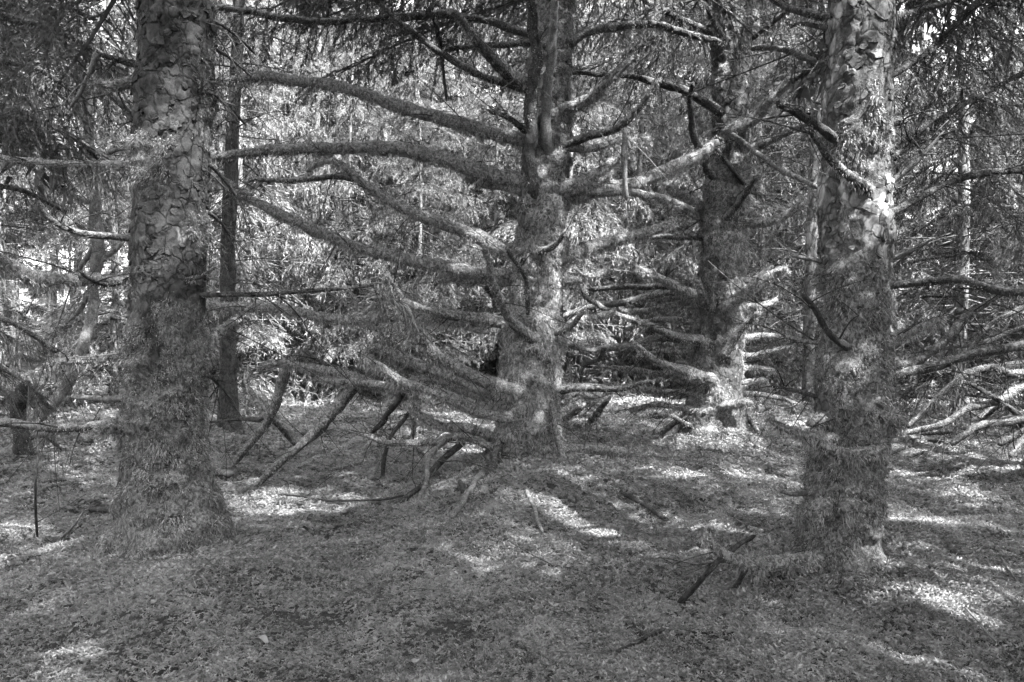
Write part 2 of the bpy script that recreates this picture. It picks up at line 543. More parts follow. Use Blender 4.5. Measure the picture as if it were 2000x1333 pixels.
def build_trunk(k):
    t = TREES[k]
    root = thing("spruce_tree", LABEL[k], "tree", (t['x'][0], t['Y'], float(ground_h(t['x'][0], t['Y']))))
    t['root'] = root
    base = np.array(root.location)
    zb = -0.25
    ztop = t['z'][-1] + 0.3
    z = np.concatenate([np.arange(zb, ztop, 0.016 if k in 'AD' else 0.02), ztop * (15.0 / ztop) ** np.linspace(0, 1, 30)])
    nth = 96 if k in 'AD' else 88
    th = np.linspace(0, 2 * pi, nth, endpoint=False)
    TH, Z = np.meshgrid(th, z)
    V, m = surf(k, TH, Z)
    nz = len(z)
    i = np.arange(nz - 1)[:, None] * nth + np.arange(nth)[None, :]
    j = np.arange(nz - 1)[:, None] * nth + (np.arange(nth)[None, :] + 1) % nth
    Q = np.stack([i, j, j + nth, i + nth], -1).reshape(-1, 4)
    tr = mesh_obj("trunk", V.reshape(-1, 3), [Q], BARKMAT[k], root, base, True, {"moss": m.ravel()})
    t['trunk'] = tr
    # bark plates standing proud, one by one
    npl = {'A': 170, 'B': 60, 'C': 90, 'D': 170}[k]
    done, tries = 0, 0
    placed = []
    while done < npl and tries < 6000:
        tries += 1
        a = rng.uniform(pi * 0.86, pi * 2.14); zz = rng.uniform(0.5, ztop)
        x, r = axis_at(t, zz)
        mm = float(moss_of(k, np.array(a), np.array(zz), None, r))
        if mm > 0.5: continue
        big = rng.random() < (0.25 if k == 'D' else 0.12)
        sz = rng.uniform(0.015, 0.036) * (1.55 if big else 1) * (1.1 if k == 'C' else 1)
        if any(abs(zz - q[1]) < (sz + q[2]) * 0.70 and abs((a - q[0]) * r) < (sz + q[2]) * 0.75 for q in placed): continue
        placed.append((a, zz, sz))
        n = int(rng.integers(8, 12))
        ph = np.linspace(0, 2 * pi, n, endpoint=False) + rng.uniform(-0.25, 0.25, n)
        rr = sz * rng.uniform(0.6, 1.25, n)
        asp = rng.uniform(0.8, 1.5)
        X, rb = axis_at(t, zz)
        S, _ = surf(k, a + np.linspace(-1, 1, 5) * sz / r, np.full(5, zz))
        rad = float(np.median(np.hypot(S[:, 0] - X, S[:, 1] - t['Y'])))
        curl = rng.uniform(0, 0.0045); cdir = rng.uniform(-2.6, -0.5)
        rings = []
        for fr, lf in ((0.55, 0.0045), (1.0, 0.002), (1.02, -0.02)):
            aa = a + np.cos(ph) * rr * fr * asp / r; zv = zz + np.sin(ph) * rr * fr / asp ** 0.4
            h = rad + lf + (curl * (1 + np.cos(ph - cdir)) * fr ** 2 + rng.uniform(-0.0012, 0.0012, n) if lf > -0.01 else 0)
            xc, _q = axis_at(t, zv)
            rings.append(np.stack([xc + np.cos(aa) * h, t['Y'] + np.sin(aa) * h, zv], -1))
        Vp = np.concatenate(rings + [rings[0].mean(0)[None]])
        kk = np.arange(n); k2 = (kk + 1) % n
        T = np.stack([kk, k2, kk * 0 + 3 * n], -1)
        Qp = np.concatenate([np.stack([k2, kk, kk + n, k2 + n], -1), np.stack([k2 + n, kk + n, kk + 2 * n, k2 + 2 * n], -1)])
        mesh_obj("bark_plate", Vp, [T, Qp], M_PLATE_DARK if k == 'A' else (PLATEMAT[k] if rng.random() < 0.45 else M_PLATE), tr, base, False)
        done += 1
    # moss on the trunk
    g = Geo()
    nb = {'A': 90000, 'B': 80000, 'C': 52000, 'D': 80000}[k]
    a = rng.uniform(pi * 0.72, pi * 2.28, nb); zz = -0.05 + (ztop + 0.4) * rng.random(nb) ** (1.15 if k in 'AD' else 1.0)
    P, m = surf(k, a, zz)
    keep = rng.random(nb) < smooth(0.38, 0.62, m) * smooth(0.40, 0.58, fbm(P * 13.0, 2, 41))
    a, zz, P, m = a[keep], zz[keep], P[keep], m[keep]
    N = np.stack([np.cos(a), np.sin(a), a * 0], -1)
    tuft = fbm(P * 13.0, 2, 41)
    D1 = unit(N * 0.8 + np.array([0, 0, -0.2]) + rng.normal(size=P.shape) * 0.5)
    D2 = unit(N * 0.35 + np.array([0, 0, -1.0]) + rng.normal(size=P.shape) * 0.4)
    sc = 1.0 if k in 'AD' else 1.25
    L = (0.010 + 0.042 * np.clip((tuft - 0.40) * 2.6, 0, 1) ** 1.6) * sc * rng.uniform(0.6, 1.3, len(P))
    blades(P, D1, D2, L, (0.0046 if k in 'AD' else 0.0052) * sc * rng.uniform(0.7, 1.5, len(P)), g)
    o = g.obj("moss", M_TMOSS, tr, base, False)
    o["kind"] = "stuff"
    return root


# ------------------------------------------------------------------ needles
def twig_needles(geo, S, D, L, nlen, nwid, per, stem_r=0.002, droop=0.35, segs=4, flat=0.0):
    """N drooping twigs from S along D with needles; adds stems and needles"""
    N = len(S)
    if N == 0: return None
    L = np.broadcast_to(L, (N,))
    t = np.linspace(0, 1, segs)
    dn = np.array([0, 0, -1.0])
    P = S[:, None, :] + D[:, None, :] * (L[:, None] * t)[..., None] + dn * (droop * L[:, None] * t ** 2)[..., None]
    T = unit(np.gradient(P, axis=1))
    side = unit(np.cross(T, np.array([0.13, 0.21, 1.0])))
    up = np.cross(side, T)
    rr = stem_r * (1 - 0.7 * t)[None, :, None]
    if segs == 2:
        V = np.stack([P + side * rr, P - side * rr], 2)
        b = np.arange(N)[:, None] * 4
        geo.add(V.reshape(-1, 3), None, b + np.array([[0, 1, 3, 2]]), 0.0)
    else:
        V = np.stack([P + side * rr, P - side * rr * 0.5 + up * rr * 0.87, P - side * rr * 0.5 - up * rr * 0.87], 2)  # N,segs,3,3
        b = (np.arange(N)[:, None, None] * segs + np.arange(segs - 1)[None, :, None]) * 3
        kk = np.arange(3)[None, None, :]
        Q = np.stack([b + kk, b + (kk + 1) % 3, b + 3 + (kk + 1) % 3, b + 3 + kk], -1).reshape(-1, 4)
        geo.add(V.reshape(-1, 3), None, Q, 0.0)
    cnt = np.maximum(3, (L * per).astype(int))
    idx = np.repeat(np.arange(N), cnt)
    tt = 0.08 + 0.95 * rng.random(len(idx))
    base = S[idx] + D[idx] * (L[idx] * tt)[:, None] + dn * (droop * L[idx] * tt ** 2)[:, None]
    tan = unit(D[idx] + dn * (2 * droop * tt)[:, None])
    rad = unit(np.cross(tan, unit(rng.normal(size=base.shape))))
    d = unit(tan * 0.9 + rad * 0.55)
    sd = unit(np.cross(d, unit(rng.normal(size=base.shape))))
    ln = nlen * rng.uniform(0.7, 1.25, len(idx))[:, None]
    wd = nwid * rng.uniform(0.7, 1.3, len(idx))[:, None]
    V = np.stack([base - sd * wd * 0.5, base + sd * wd * 0.5, base + d * ln], 1).reshape(-1, 3)
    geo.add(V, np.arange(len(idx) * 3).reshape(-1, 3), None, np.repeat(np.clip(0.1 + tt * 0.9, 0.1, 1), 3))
    return P


def spray_on(geo, P, q, t0, per_m, length, nlen=0.024, nwid=0.0045, per=150, hang=0.6):
    """live drooping twigs along a limb P (arc length q) from fraction t0 to its tip"""
    L = q[-1] * (1 - t0)
    n = max(4, int(L * per_m))
    s = q[-1] * (t0 + (1 - t0) * rng.random(n) ** 0.85)
    S = np.stack([np.interp(s, q, P[:, k]) for k in range(3)], 1)
    T = unit(np.stack([np.interp(s, q, np.gradient(P[:, k])) for k in range(3)], 1))
    sd = unit(np.cross(T, np.array([0, 0, 1.0]))) * rng.choice([-1, 1], n)[:, None]
    D = unit(T * rng.uniform(0.1, 0.9, (n, 1)) + sd * rng.uniform(0.2, 1.0, (n, 1)) + np.array([0, 0, -1.0]) * hang * rng.uniform(0.3, 1.5, (n, 1)) + rng.normal(size=(n, 3)) * 0.15)
    LL = length * rng.uniform(0.45, 1.25, n)
    Pm = twig_needles(geo, S, D, LL, nlen, nwid, per, 0.003, 0.45, 5)
    # second order
    m = n * 4
    i = rng.integers(0, n, m); f = rng.uniform(0.15, 0.95, m)
    S2 = S[i] + D[i] * (LL[i] * f)[:, None] + np.array([0, 0, -1.0]) * (0.45 * LL[i] * f ** 2)[:, None]
    D2 = unit(D[i] * 0.6 + rng.normal(size=(m, 3)) * 0.55 + np.array([0, 0, -0.7]) * hang)
    twig_needles(geo, S2, D2, LL[i] * rng.uniform(0.2, 0.55, m), nlen, nwid, per, 0.0018, 0.4, 3)


# ------------------------------------------------------------------ limbs
def limb_path(k, pts, r0, r1, dz, d0):
    t = TREES[k]
    Y = t['Y']
    pts = [(float(a), float(b)) for a, b in pts]
    L = np.concatenate([[0], np.cumsum([math.hypot(pts[i + 1][0] - pts[i][0], pts[i + 1][1] - pts[i][1]) for i in range(len(pts) - 1)])])
    f = L / L[-1]
    start = px(pts[0][0], pts[0][1], Y)
    x, r = axis_at(t, start[2])
    if d0 is None:
        dx = start[0] - float(x)
        d0 = -math.sqrt(max(float(r) ** 2 - dx * dx, 0)) if abs(dx) < r * 0.9 else 0.0
        attach = True
    else:
        attach = False
    dep = Y + d0 + (dz - d0) * f ** 1.15
    P = [px(u, v, y) for (u, v), y in zip(pts, dep)]
    R = [(r0 + (r1 - r0) * g) * y / F for g, y in zip(f, dep)]
    if attach:
        c = np.array([float(x), Y, P[0][2]])
        P = [c + (P[0] - c) * 0.35 + np.array([0, 0, -0.02])] + P
        R = [R[0] * 1.25] + R
    return P, R


def limb(k, pts, r0, r1, dz=0.0, d0=None, moss=0.8, twigs=4, spray=0, spray_len=0.35, t0=0.45, mat=None, tip_ground=False, hang=0.6, owner=None, mid=1.0):
    t = TREES[k]
    if tip_ground:
        gp = gray(*pts[-1])
        dz = float(gp[1] - t['Y'])
    P, R = limb_path(k, pts, r0, r1, dz, d0)
    if tip_ground:
        P[-1] = gp + np.array([0, 0, -0.02])
    return make_limb(P, R, t['root'], t['Y'], moss, twigs, spray, spray_len, t0, mat, hang)


def make_limb(P, R, parent, Y, moss=0.8, twigs=4, spray=0, spray_len=0.35, t0=0.45, mat=None, hang=0.6, name="branch", mossname="moss", base=None):
    base = np.array(parent.location) if base is None else np.array(base)
    P, q, ex = resample(P, 0.028, np.array(R)[:, None])
    R = np.maximum(ex[:, 0] * (1 - 0.16 * moss), 0.0025)
    n = len(P)
    # crooked, lumpy wood
    ph = rng.uniform(0, 100)
    wig = np.stack([fbm(np.stack([q * 3.0 + ph, q * 0 + c * 7.1, q * 0], -1), 3, 51 + c) - 0.5 for c in range(3)], 1)
    env = smooth(0, 0.15, q)[:, None] * smooth(0, 0.12, q[-1] - q)[:, None]
    P = P + wig * env * np.clip(R[:, None] * 1.7, 0.008, 0.05)
    ns = 10 if R.max() > 0.02 else 7
    lump = 0.55 + 0.92 * fbm(np.stack([np.repeat(q[:, None] * 11 + ph, ns, 1), np.cos(np.arange(ns) / ns * 2 * pi)[None, :] * 1.2 + q[:, None] * 0, np.sin(np.arange(ns) / ns * 2 * pi)[None, :] * 1.2 + q[:, None] * 0], -1), 3, 61)
    tip = np.sqrt(np.clip((q[-1] - q) / np.maximum(R * 1.2, 0.004), 0.12, 1))
    RR = R[:, None] * lump * tip[:, None]
    g = Geo()
    V, T, Q = tube(P, RR, ns)
    up = np.clip((V[:, 2] - np.concatenate([np.repeat(P[:, 2], ns), P[:1, 2], P[-1:, 2]])) / np.maximum(R.mean(), 1e-3), -1, 1)
    mo = np.clip(moss + 0.25 * up - 0.05, 0, 1)
    g.add(V, T, Q, mo)
    tan = unit(np.gradient(P, axis=0))
    # dead side twigs
    for _ in range(int(twigs * 3.0 * max(1.0, q[-1]))):
        f = rng.uniform(0.12, 0.98)
        i = int(f * (n - 1))
        d = unit(tan[i] * rng.uniform(0.0, 0.9) + unit(rng.normal(size=3)) * 0.9)
        ln = rng.uniform(0.07, 0.42) * (1.9 if rng.random() < 0.25 else 0.85)
        s = np.linspace(0, 1, 5)[:, None]
        bend = unit(rng.normal(size=3)) * 0.25 * ln
        tp = P[i] + d * ln * s + bend * s ** 2 + np.array([0, 0, -0.15 * ln]) * s ** 2
        r0 = min(R[i] * 0.45, rng.uniform(0.0025, 0.0060))
        V, T, Q = tube(tp, r0 * (1 - 0.6 * s[:, 0]), 5)
        g.add(V, T, Q, moss * 0.4)
        for _b in range(int(rng.integers(0, 4))):
            d2 = unit(d + rng.normal(size=3) * 0.6)
            tq = tp[int(rng.integers(1, 5))] + d2 * ln * rng.uniform(0.25, 0.6) * s
            V, T, Q = tube(tq, r0 * 0.6 * (1 - 0.6 * s[:, 0]), 4)
            g.add(V, T, Q, moss * 0.4)
    o = g.obj(name, mat or M_LIMB, parent, base, True, "moss")
    # moss blades
    if moss > 0.12:
        far = Y / 6.0
        dens = 12000 / max(far, 0.7) ** 1.2
        area = float(np.sum(2 * pi * R) * (q[-1] / n))
        nb = int(min(area * dens * (0.25 + 0.75 * moss), 9000))
        i = rng.choice(n, nb, p=R / R.sum()); fr = rng.random(nb)
        j = np.minimum(i + 1, n - 1)
        th = rng.uniform(0, 2 * pi, nb)
        T_, N_, B_ = frames(P)
        rad = np.cos(th)[:, None] * N_[i] + np.sin(th)[:, None] * B_[i]
        c = P[i] * (1 - fr[:, None]) + P[j] * fr[:, None]
        patch = fbm(c * 6.0 + 3, 3, 71)
        keep = rng.random(nb) < smooth(0.62 - 0.5 * moss, 0.80 - 0.5 * moss, patch + 0.06 * rad[:, 2]) * np.clip(0.35 + 0.9 * np.clip(-rad[:, 2], 0, 1) + 0.3 * np.abs(rad[:, 2]), 0, 1)
        i, rad, c, patch = i[keep], rad[keep], c[keep], patch[keep]
        nk = len(i)
        if nk:
            S = c + rad * (R[i] * 0.98)[:, None]
            down = np.clip(-rad[:, 2], 0, 1)
            tl = fbm(c * 16.0, 2, 77)
            Ln = (0.010 + 0.044 * moss * np.clip((tl - 0.38) * 2.4, 0, 1) * (0.45 + 0.9 * down)) * rng.uniform(0.6, 1.4, nk) * min(1.0, 0.55 + R.max() * 14) * (1.9 if q[-1] < 0.3 else 1.0)
            D1 = unit(rad * 0.8 + rng.normal(size=(nk, 3)) * 0.45)
            D2 = unit(rad * 0.25 + np.array([0, 0, -0.95]) + rng.normal(size=(nk, 3)) * 0.35)
            gm = Geo()
            blades(S, D1, D2, Ln, 0.0052 * max(far, 0.75) ** 0.7 * rng.uniform(0.7, 1.5, nk), gm)
            mo_ = gm.obj(mossname, M_MOSS, o, base, False)
            mo_["kind"] = "stuff"
    if spray:
        gs = Geo()
        spray_on(gs, P, q, t0, spray, spray_len, hang=hang, nwid=0.0045 * max(1, Y / 6))
        f = gs.obj("foliage", M_NEEDLE, o, base, False)
        f["kind"] = "stuff"
    return o


# ------------------------------------------------------------------ ground
def build_ground():
    near = np.concatenate([np.arange(-12, -6, 0.12), np.arange(-6, 6, 0.07), np.arange(6, 12.01, 0.12)])
    xs = np.concatenate([-np.geomspace(160, 12.6, 18), near, np.geomspace(12.6, 160, 18)])
    ys = np.concatenate([-np.geomspace(120, 2.6, 14), np.arange(-2, 2, 0.25), np.arange(2, 10, 0.07), np.arange(10, 20, 0.12), np.geomspace(20.2, 220, 30)])
    X, Yg = np.meshgrid(xs, ys)
    Z = ground_h(X, Yg)
    nx, ny = len(xs), len(ys)
    i = np.arange(ny - 1)[:, None] * nx + np.arange(nx - 1)[None, :]
    Q = np.stack([i, i + 1, i + 1 + nx, i + nx], -1).reshape(-1, 4)
    o = mesh_obj("ground", np.stack([X, Yg, Z], -1).reshape(-1, 3), [Q], M_SOIL)
    o["kind"] = "structure"
    return o


def sprig(name, seed, nleaf=13, upright=0.55):
    g = Geo()
    r = np.random.default_rng(seed)
    n = nleaf
    a = r.uniform(0, 2 * pi, n)
    el = r.uniform(0.15, 1.0, n) * upright + 0.15
    d = np.stack([np.cos(a) * np.cos(el), np.sin(a) * np.cos(el), np.sin(el)], -1)
    d2 = unit(d + np.array([0, 0, -0.55]) + r.normal(size=(n, 3)) * 0.25)
    P = r.normal(size=(n, 3)) * np.array([0.18, 0.18, 0.0]) + np.array([0, 0, 1.0]) * r.uniform(-0.05, 0.35, n)[:, None]
    blades(P, d, d2, r.uniform(0.5, 1.0, n), r.uniform(0.20, 0.34, n), g, a=0.0)
    V, T, Q, A = g.arrays()
    o = mesh_obj(name, V, [T, Q], M_CARPET, None, None, False)
    col.objects.unlink(o)
    return o


def build_carpet():
    # sample points: dense near, sparser and larger far off
    P = []
    S = []
    for (y0, y1, dens, sc) in ((2.6, 4.4, 4800, 0.0185), (4.4, 6.0, 3200, 0.022), (6.0, 8.5, 1700, 0.029), (8.5, 12, 800, 0.042), (12, 18, 300, 0.065)):
        hw = 0.72 * y1 + 0.6
        n = int((y1 - y0) * 2 * hw * dens)
        x = rng.uniform(-hw, hw, n); y = rng.uniform(y0, y1, n)
        k = np.abs(x) < 0.70 * y + 0.8
        x, y = x[k], y[k]
        P.append(np.stack([x, y], -1)); S.append(np.full(len(x), sc))
    P = np.concatenate(P); S = np.concatenate(S)
    x, y = P[:, 0], P[:, 1]
    q = np.stack([x, y, x * 0], -1)
    patch = fbm(q * 1.1 + 4, 3, 81)
    fine = fbm(q * 7.0, 2, 83)
    S = S * (0.55 + 0.9 * fine) * (0.75 + 0.55 * patch) * rng.uniform(0.7, 1.35, len(S))
    for kk in 'ABCD':
        S = S * (1 + 0.55 * np.exp(-((x - TREES[kk]['x'][1]) ** 2 + (y - TREES[kk]['Y']) ** 2) / 0.45))
    keep = rng.random(len(S)) < smooth(0.12, 0.32, fine * 0.6 + patch * 0.4)
    x, y, S = x[keep], y[keep], S[keep]
    z = ground_h(x, y)
    e = 0.03
    nx = -(ground_h(x + e, y) - z) / e; ny = -(ground_h(x, y + e) - z) / e
    rx = -np.arctan(ny) * 1.0 + rng.normal(size=len(x)) * 0.28
    ry = np.arctan(nx) + rng.normal(size=len(x)) * 0.28
    rz = rng.uniform(0, 2 * pi, len(x))
    me = bpy.data.meshes.new("moss_carpet")
    me.vertices.add(len(x))
    me.vertices.foreach_set("co", np.stack([x, y, z - 0.002], -1).astype(np.float32).ravel())
    at = me.attributes.new("rot", 'FLOAT_VECTOR', 'POINT'); at.data.foreach_set("vector", np.stack([rx, ry, rz], -1).astype(np.float32).ravel())
    at = me.attributes.new("scl", 'FLOAT', 'POINT'); at.data.foreach_set("value", S.astype(np.float32))
    at = me.attributes.new("pick", 'INT', 'POINT'); at.data.foreach_set("value", rng.integers(0, 4, len(x)).astype(np.int32))
    me.materials.append(M_CARPET)
    o = bpy.data.objects.new("moss_carpet", me)
    col.objects.link(o)
    tag(o, "deep carpet of feathery moss covering the whole forest floor", "moss", kind="stuff")
    ng = bpy.data.node_groups.new("scatter_sprigs", 'GeometryNodeTree')
    ng.interface.new_socket("Geometry", in_out='INPUT', socket_type='NodeSocketGeometry')
    ng.interface.new_socket("Geometry", in_out='OUTPUT', socket_type='NodeSocketGeometry')
    gi = ng.nodes.new("NodeGroupInput"); go = ng.nodes.new("NodeGroupOutput")
    ip = ng.nodes.new("GeometryNodeInstanceOnPoints")
    gj = ng.nodes.new("GeometryNodeGeometryToInstance")
    for s in range(4):
        oi = ng.nodes.new("GeometryNodeObjectInfo")
        oi.inputs["Object"].default_value = sprig("moss_sprig", 100 + s, (19, 22, 24, 18)[s], (0.5, 0.75, 0.35, 0.9)[s])
        ng.links.new(oi.outputs["Geometry"], gj.inputs[0])
    def attr(nm, ty):
        n = ng.nodes.new("GeometryNodeInputNamedAttribute"); n.data_type = ty; n.inputs[0].default_value = nm
        return n.outputs["Attribute"]
    er = ng.nodes.new("FunctionNodeEulerToRotation")
    ng.links.new(gi.outputs[0], ip.inputs["Points"])
    ng.links.new(gj.outputs[0], ip.inputs["Instance"])
    ip.inputs["Pick Instance"].default_value = True
    ng.links.new(attr("pick", 'INT'), ip.inputs["Instance Index"])
    ng.links.new(attr("rot", 'FLOAT_VECTOR'), er.inputs[0])
    ng.links.new(er.outputs[0], ip.inputs["Rotation"])
    ng.links.new(attr("scl", 'FLOAT'), ip.inputs["Scale"])
    ng.links.new(ip.outputs[0], go.inputs[0])
    md = o.modifiers.new("sprigs", 'NODES')
    md.node_group = ng
    return o


build_ground()
for k in 'ABCD':
    build_trunk(k)
build_carpet()

# ------------------------------------------------------------------ limbs of the left tree
limb('A', [(266, 130), (225, 118), (185, 103)], 9, 5, -0.1, moss=0.3, twigs=2)
limb('A', [(190, 104), (165, 160), (135, 215)], 6, 3, 0.0, d0=-0.1, moss=0.1, mat=M_DEAD, twigs=2)
limb('A', [(268, 160), (215, 163), (178, 166)], 14, 11, -0.2, moss=1.0, twigs=1)
limb('A', [(264, 238), (235, 205), (203, 178)], 8, 5, 0.2, moss=0.3)
limb('A', [(264, 335), (235, 325), (150, 320), (70, 315), (-20, 308)], 9, 5, 0.5, moss=0.9, twigs=5)
limb('A', [(262, 470), (180, 460), (130, 445), (95, 425), (75, 392)], 8, 6, -0.2, moss=0.55)
limb('A', [(266, 552), (200, 551), (120, 549), (60, 540), (-30, 508)], 12, 19, -0.9, moss=1.0, twigs=2)
limb('A', [(262, 540), (215, 556), (178, 548), (155, 530)], 7, 3, -0.35, moss=0.1, twigs=3)
limb('A', [(258, 680), (235, 692), (180, 701), (105, 708)], 13, 8, -0.3, moss=1.0, twigs=2)
limb('A', [(248, 815), (200, 827), (140, 835), (60, 830), (-20, 822)], 9, 9, 0.2, moss=0.6)
limb('A', [(248, 781), (210, 783), (140, 775)], 7, 5, 0.2, moss=0.1, mat=M_DEAD, twigs=1)
limb('A', [(248, 832), (215, 836), (185, 842)], 17, 10, -0.3, moss=1.0, twigs=0)
limb('A', [(396, 575), (450, 576), (540, 575), (600, 570), (680, 563), (745, 553)], 6, 3, 0.5, moss=0.15, twigs=3, spray=30, spray_len=0.34, t0=0.66, hang=0.7)
limb('A', [(400, 685), (425, 655), (462, 622)], 10, 7, 0.4, moss=0.7, twigs=4)
limb('A', [(370, 545), (395, 540), (418, 525)], 5, 3, -0.4, moss=0.4, twigs=0)
for (a, b) in (((410, 40), (500, 108)), ((408, 90), (490, 150)), ((405, 180), (480, 245)), ((402, 320), (470, 395)), ((400, 415), (455, 470)), ((400, 735), (455, 790))):
    limb('A', [a, ((a[0] + b[0]) / 2 + 3, (a[1] + b[1]) / 2 - 6), b], 4, 2, 0.3, moss=0.1, twigs=6)

# ------------------------------------------------------------------ limbs of the middle tree, left side
limb('B', [(1030, 66), (950, 42), (870, 32), (800, 33), (720, 38), (640, 41), (560, 37), (480, 25), (395, 8)], 9, 6, 0.3, moss=0.55, twigs=3, spray=10, spray_len=0.3, t0=0.2, hang=1.0)
limb('B', [(1030, 84), (957, 90), (870, 98)], 7, 5, 0.2, moss=0.6, twigs=4, spray=16, spray_len=0.3, t0=0.4)
limb('B', [(1015, 170), (950, 152), (869, 109), (819, 74), (766, 28), (715, -20)], 9, 5, -0.3, moss=0.6, twigs=7, spray=14, spray_len=0.35, t0=0.5)
limb('B', [(847, 30), (862, 106), (872, 194)], 5, 3, 0.25, d0=0.15, moss=0.3, twigs=3)
limb('B', [(1010, 268), (940, 255), (850, 230), (760, 200), (680, 175), (620, 165), (570, 155), (520, 148), (460, 155), (400, 162)], 16, 9, 0.35, moss=0.9, twigs=3, spray=9, spray_len=0.3, t0=0.45, hang=1.0)
limb('B', [(1010, 352), (960, 340), (900, 325), (830, 300), (760, 290), (700, 292), (620, 290), (540, 293), (470, 297), (395, 309)], 19, 9, 0.3, moss=0.95, twigs=3, spray=6, spray_len=0.25, t0=0.5, hang=1.0)
limb('B', [(1010, 374), (960, 361), (910, 345)], 12, 8, 0.35, moss=0.9, twigs=2)
limb('B', [(975, 487), (940, 466), (870, 440), (800, 415), (730, 375), (680, 335), (645, 313), (620, 318), (598, 337)], 16, 6, -0.3, moss=0.9, twigs=3)
limb('B', [(700, 350), (650, 345), (580, 352), (500, 350)], 7, 5, -0.05, d0=-0.2, moss=0.6, twigs=3)
limb('B', [(1000, 538), (945, 535), (860, 522), (780, 502), (700, 482), (640, 462), (560, 425), (490, 390), (440, 360), (395, 335)], 14, 10, 0.1, moss=0.9, twigs=3)
limb('B', [(1000, 552), (900, 545), (855, 548)], 11, 8, 0.2, moss=1.0, twigs=2)
limb('B', [(985, 636), (925, 622), (862, 613), (791, 592), (730, 568)], 13, 7, -0.2, moss=0.8, twigs=4)
limb('B', [(985, 648), (920, 640), (850, 622), (750, 620), (650, 625), (545, 606), (470, 602), (390, 598)], 11, 11, 0.25, moss=0.95, twigs=3)
limb('B', [(1010, 762), (920, 735), (880, 715), (850, 690), (820, 655), (790, 610), (770, 570), (752, 535)], 17, 9, -1.1, moss=0.85, twigs=5, spray=36, spray_len=0.32, t0=0.78, hang=0.5)
limb('B', [(1000, 815), (925, 800), (861, 768), (784, 744), (703, 701)], 14, 10, -0.1, moss=0.95, twigs=4)
limb('B', [(975, 778), (905, 750), (858, 728), (808, 708), (735, 680), (712, 702)], 12, 9, 0.5, moss=0.9, twigs=3)
limb('B', [(975, 790), (915, 765), (850, 745), (800, 740)], 11, 7, 0.35, moss=1.0, twigs=3)
limb('B', [(970, 853), (904, 835), (861, 832), (812, 804), (800, 785)], 13, 9, -0.1, moss=1.0, twigs=3)
limb('B', [(975, 880), (897, 857), (847, 867), (784, 867), (720, 853), (650, 832)], 10, 5, 0.1, moss=0.7, twigs=6)
limb('B', [(806, 761), (697, 748), (615, 738)], 9, 7, 0.7, d0=0.1, moss=0.95, twigs=4)
limb('B', [(800, 775), (687, 738), (638, 725), (575, 712), (508, 713)], 12, 9, 1.0, d0=0.3, moss=1.0, twigs=3)
limb('B', [(690, 735), (640, 712), (590, 685)], 6, 3, 0.9, d0=0.6, moss=0.3, twigs=2)
limb('B', [(560, 712), (548, 760), (529, 811), (499, 854), (453, 908)], 12, 6, d0=0.9, moss=0.55, twigs=2, tip_ground=True)
limb('B', [(530, 818), (552, 842), (580, 872)], 8, 6, 1.2, d0=1.1, moss=0.5, twigs=1)
limb('B', [(512, 820), (460, 820), (402, 826)], 5, 2, 1.5, d0=1.1, moss=0.1, twigs=5)
limb('B', [(690, 758), (638, 821), (585, 873), (525, 926), (492, 957)], 12, 7, d0=0.5, moss=0.5, twigs=3, tip_ground=True)
limb('B', [(786, 770), (746, 824), (722, 850)], 7, 5, 0.9, d0=0.2, moss=0.3, twigs=3)
limb('B', [(800, 806), (763, 857), (750, 903), (747, 935)], 5, 4, d0=0.2, moss=0.3, twigs=3, tip_ground=True)
limb('B', [(803, 775), (804, 820), (807, 858)], 8, 4, 0.15, d0=0.0, moss=0.7, twigs=2)
limb('B', [(870, 858), (839, 897), (829, 946), (808, 990)], 5, 4, d0=-0.1, moss=0.05, twigs=2, tip_ground=True, mat=M_DEAD)
limb('B', [(905, 862), (860, 905), (822, 950), (770, 990)], 7, 5, d0=0.0, moss=0.1, twigs=3, tip_ground=True)
limb('B', [(974, 866), (962, 905), (950, 935)], 10, 8, d0=-0.25, moss=0.3, twigs=2, tip_ground=True)
limb('B', [(985, 930), (965, 932), (942, 942)], 16, 13, -0.5, d0=-0.25, moss=1.0, twigs=0)
# front and upright
limb('B', [(1040, 662), (1005, 630), (985, 595), (965, 560), (955, 510), (944, 482)], 13, 7, -0.7, moss=0.7, twigs=2)
limb('B', [(1032, 612), (1028, 550), (1010, 520), (988, 484)], 6, 5, -0.55, moss=0.5, twigs=1)
limb('B', [(1020, 165), (960, 110), (920, 60), (880, 18)], 16, 7, -0.7, moss=0.7, twigs=3)
limb('B', [(1042, 372), (1034, 300), (1038, 200), (1050, 110), (1040, 40), (1028, -30)], 14, 9, -0.55, moss=0.45, twigs=2)
limb('B', [(1068, 285), (1066, 180), (1075, 95), (1083, 0), (1085, -60)], 11, 8, -0.6, moss=0.3, twigs=3, mat=M_DEAD)
limb('B', [(1052, 812), (1047, 830), (1042, 850)], 16, 11, -0.55, moss=0.6, twigs=0)
limb('B', [(1075, 780), (1086, 850), (1102, 905)], 6, 8, -0.3, d0=-0.24, moss=0.7, twigs=1)
limb('B', [(1052, 492), (1082, 477), (1106, 452)], 8, 4, -0.5, moss=0.6, twigs=1)
limb('B', [(1030, 255), (1000, 235), (955, 218)], 7, 4, -0.5, moss=0.4, twigs=3)
limb('B', [(980, 885), (1000, 882), (1020, 876)], 11, 9, -0.35, d0=-0.2, moss=1.0, twigs=0)
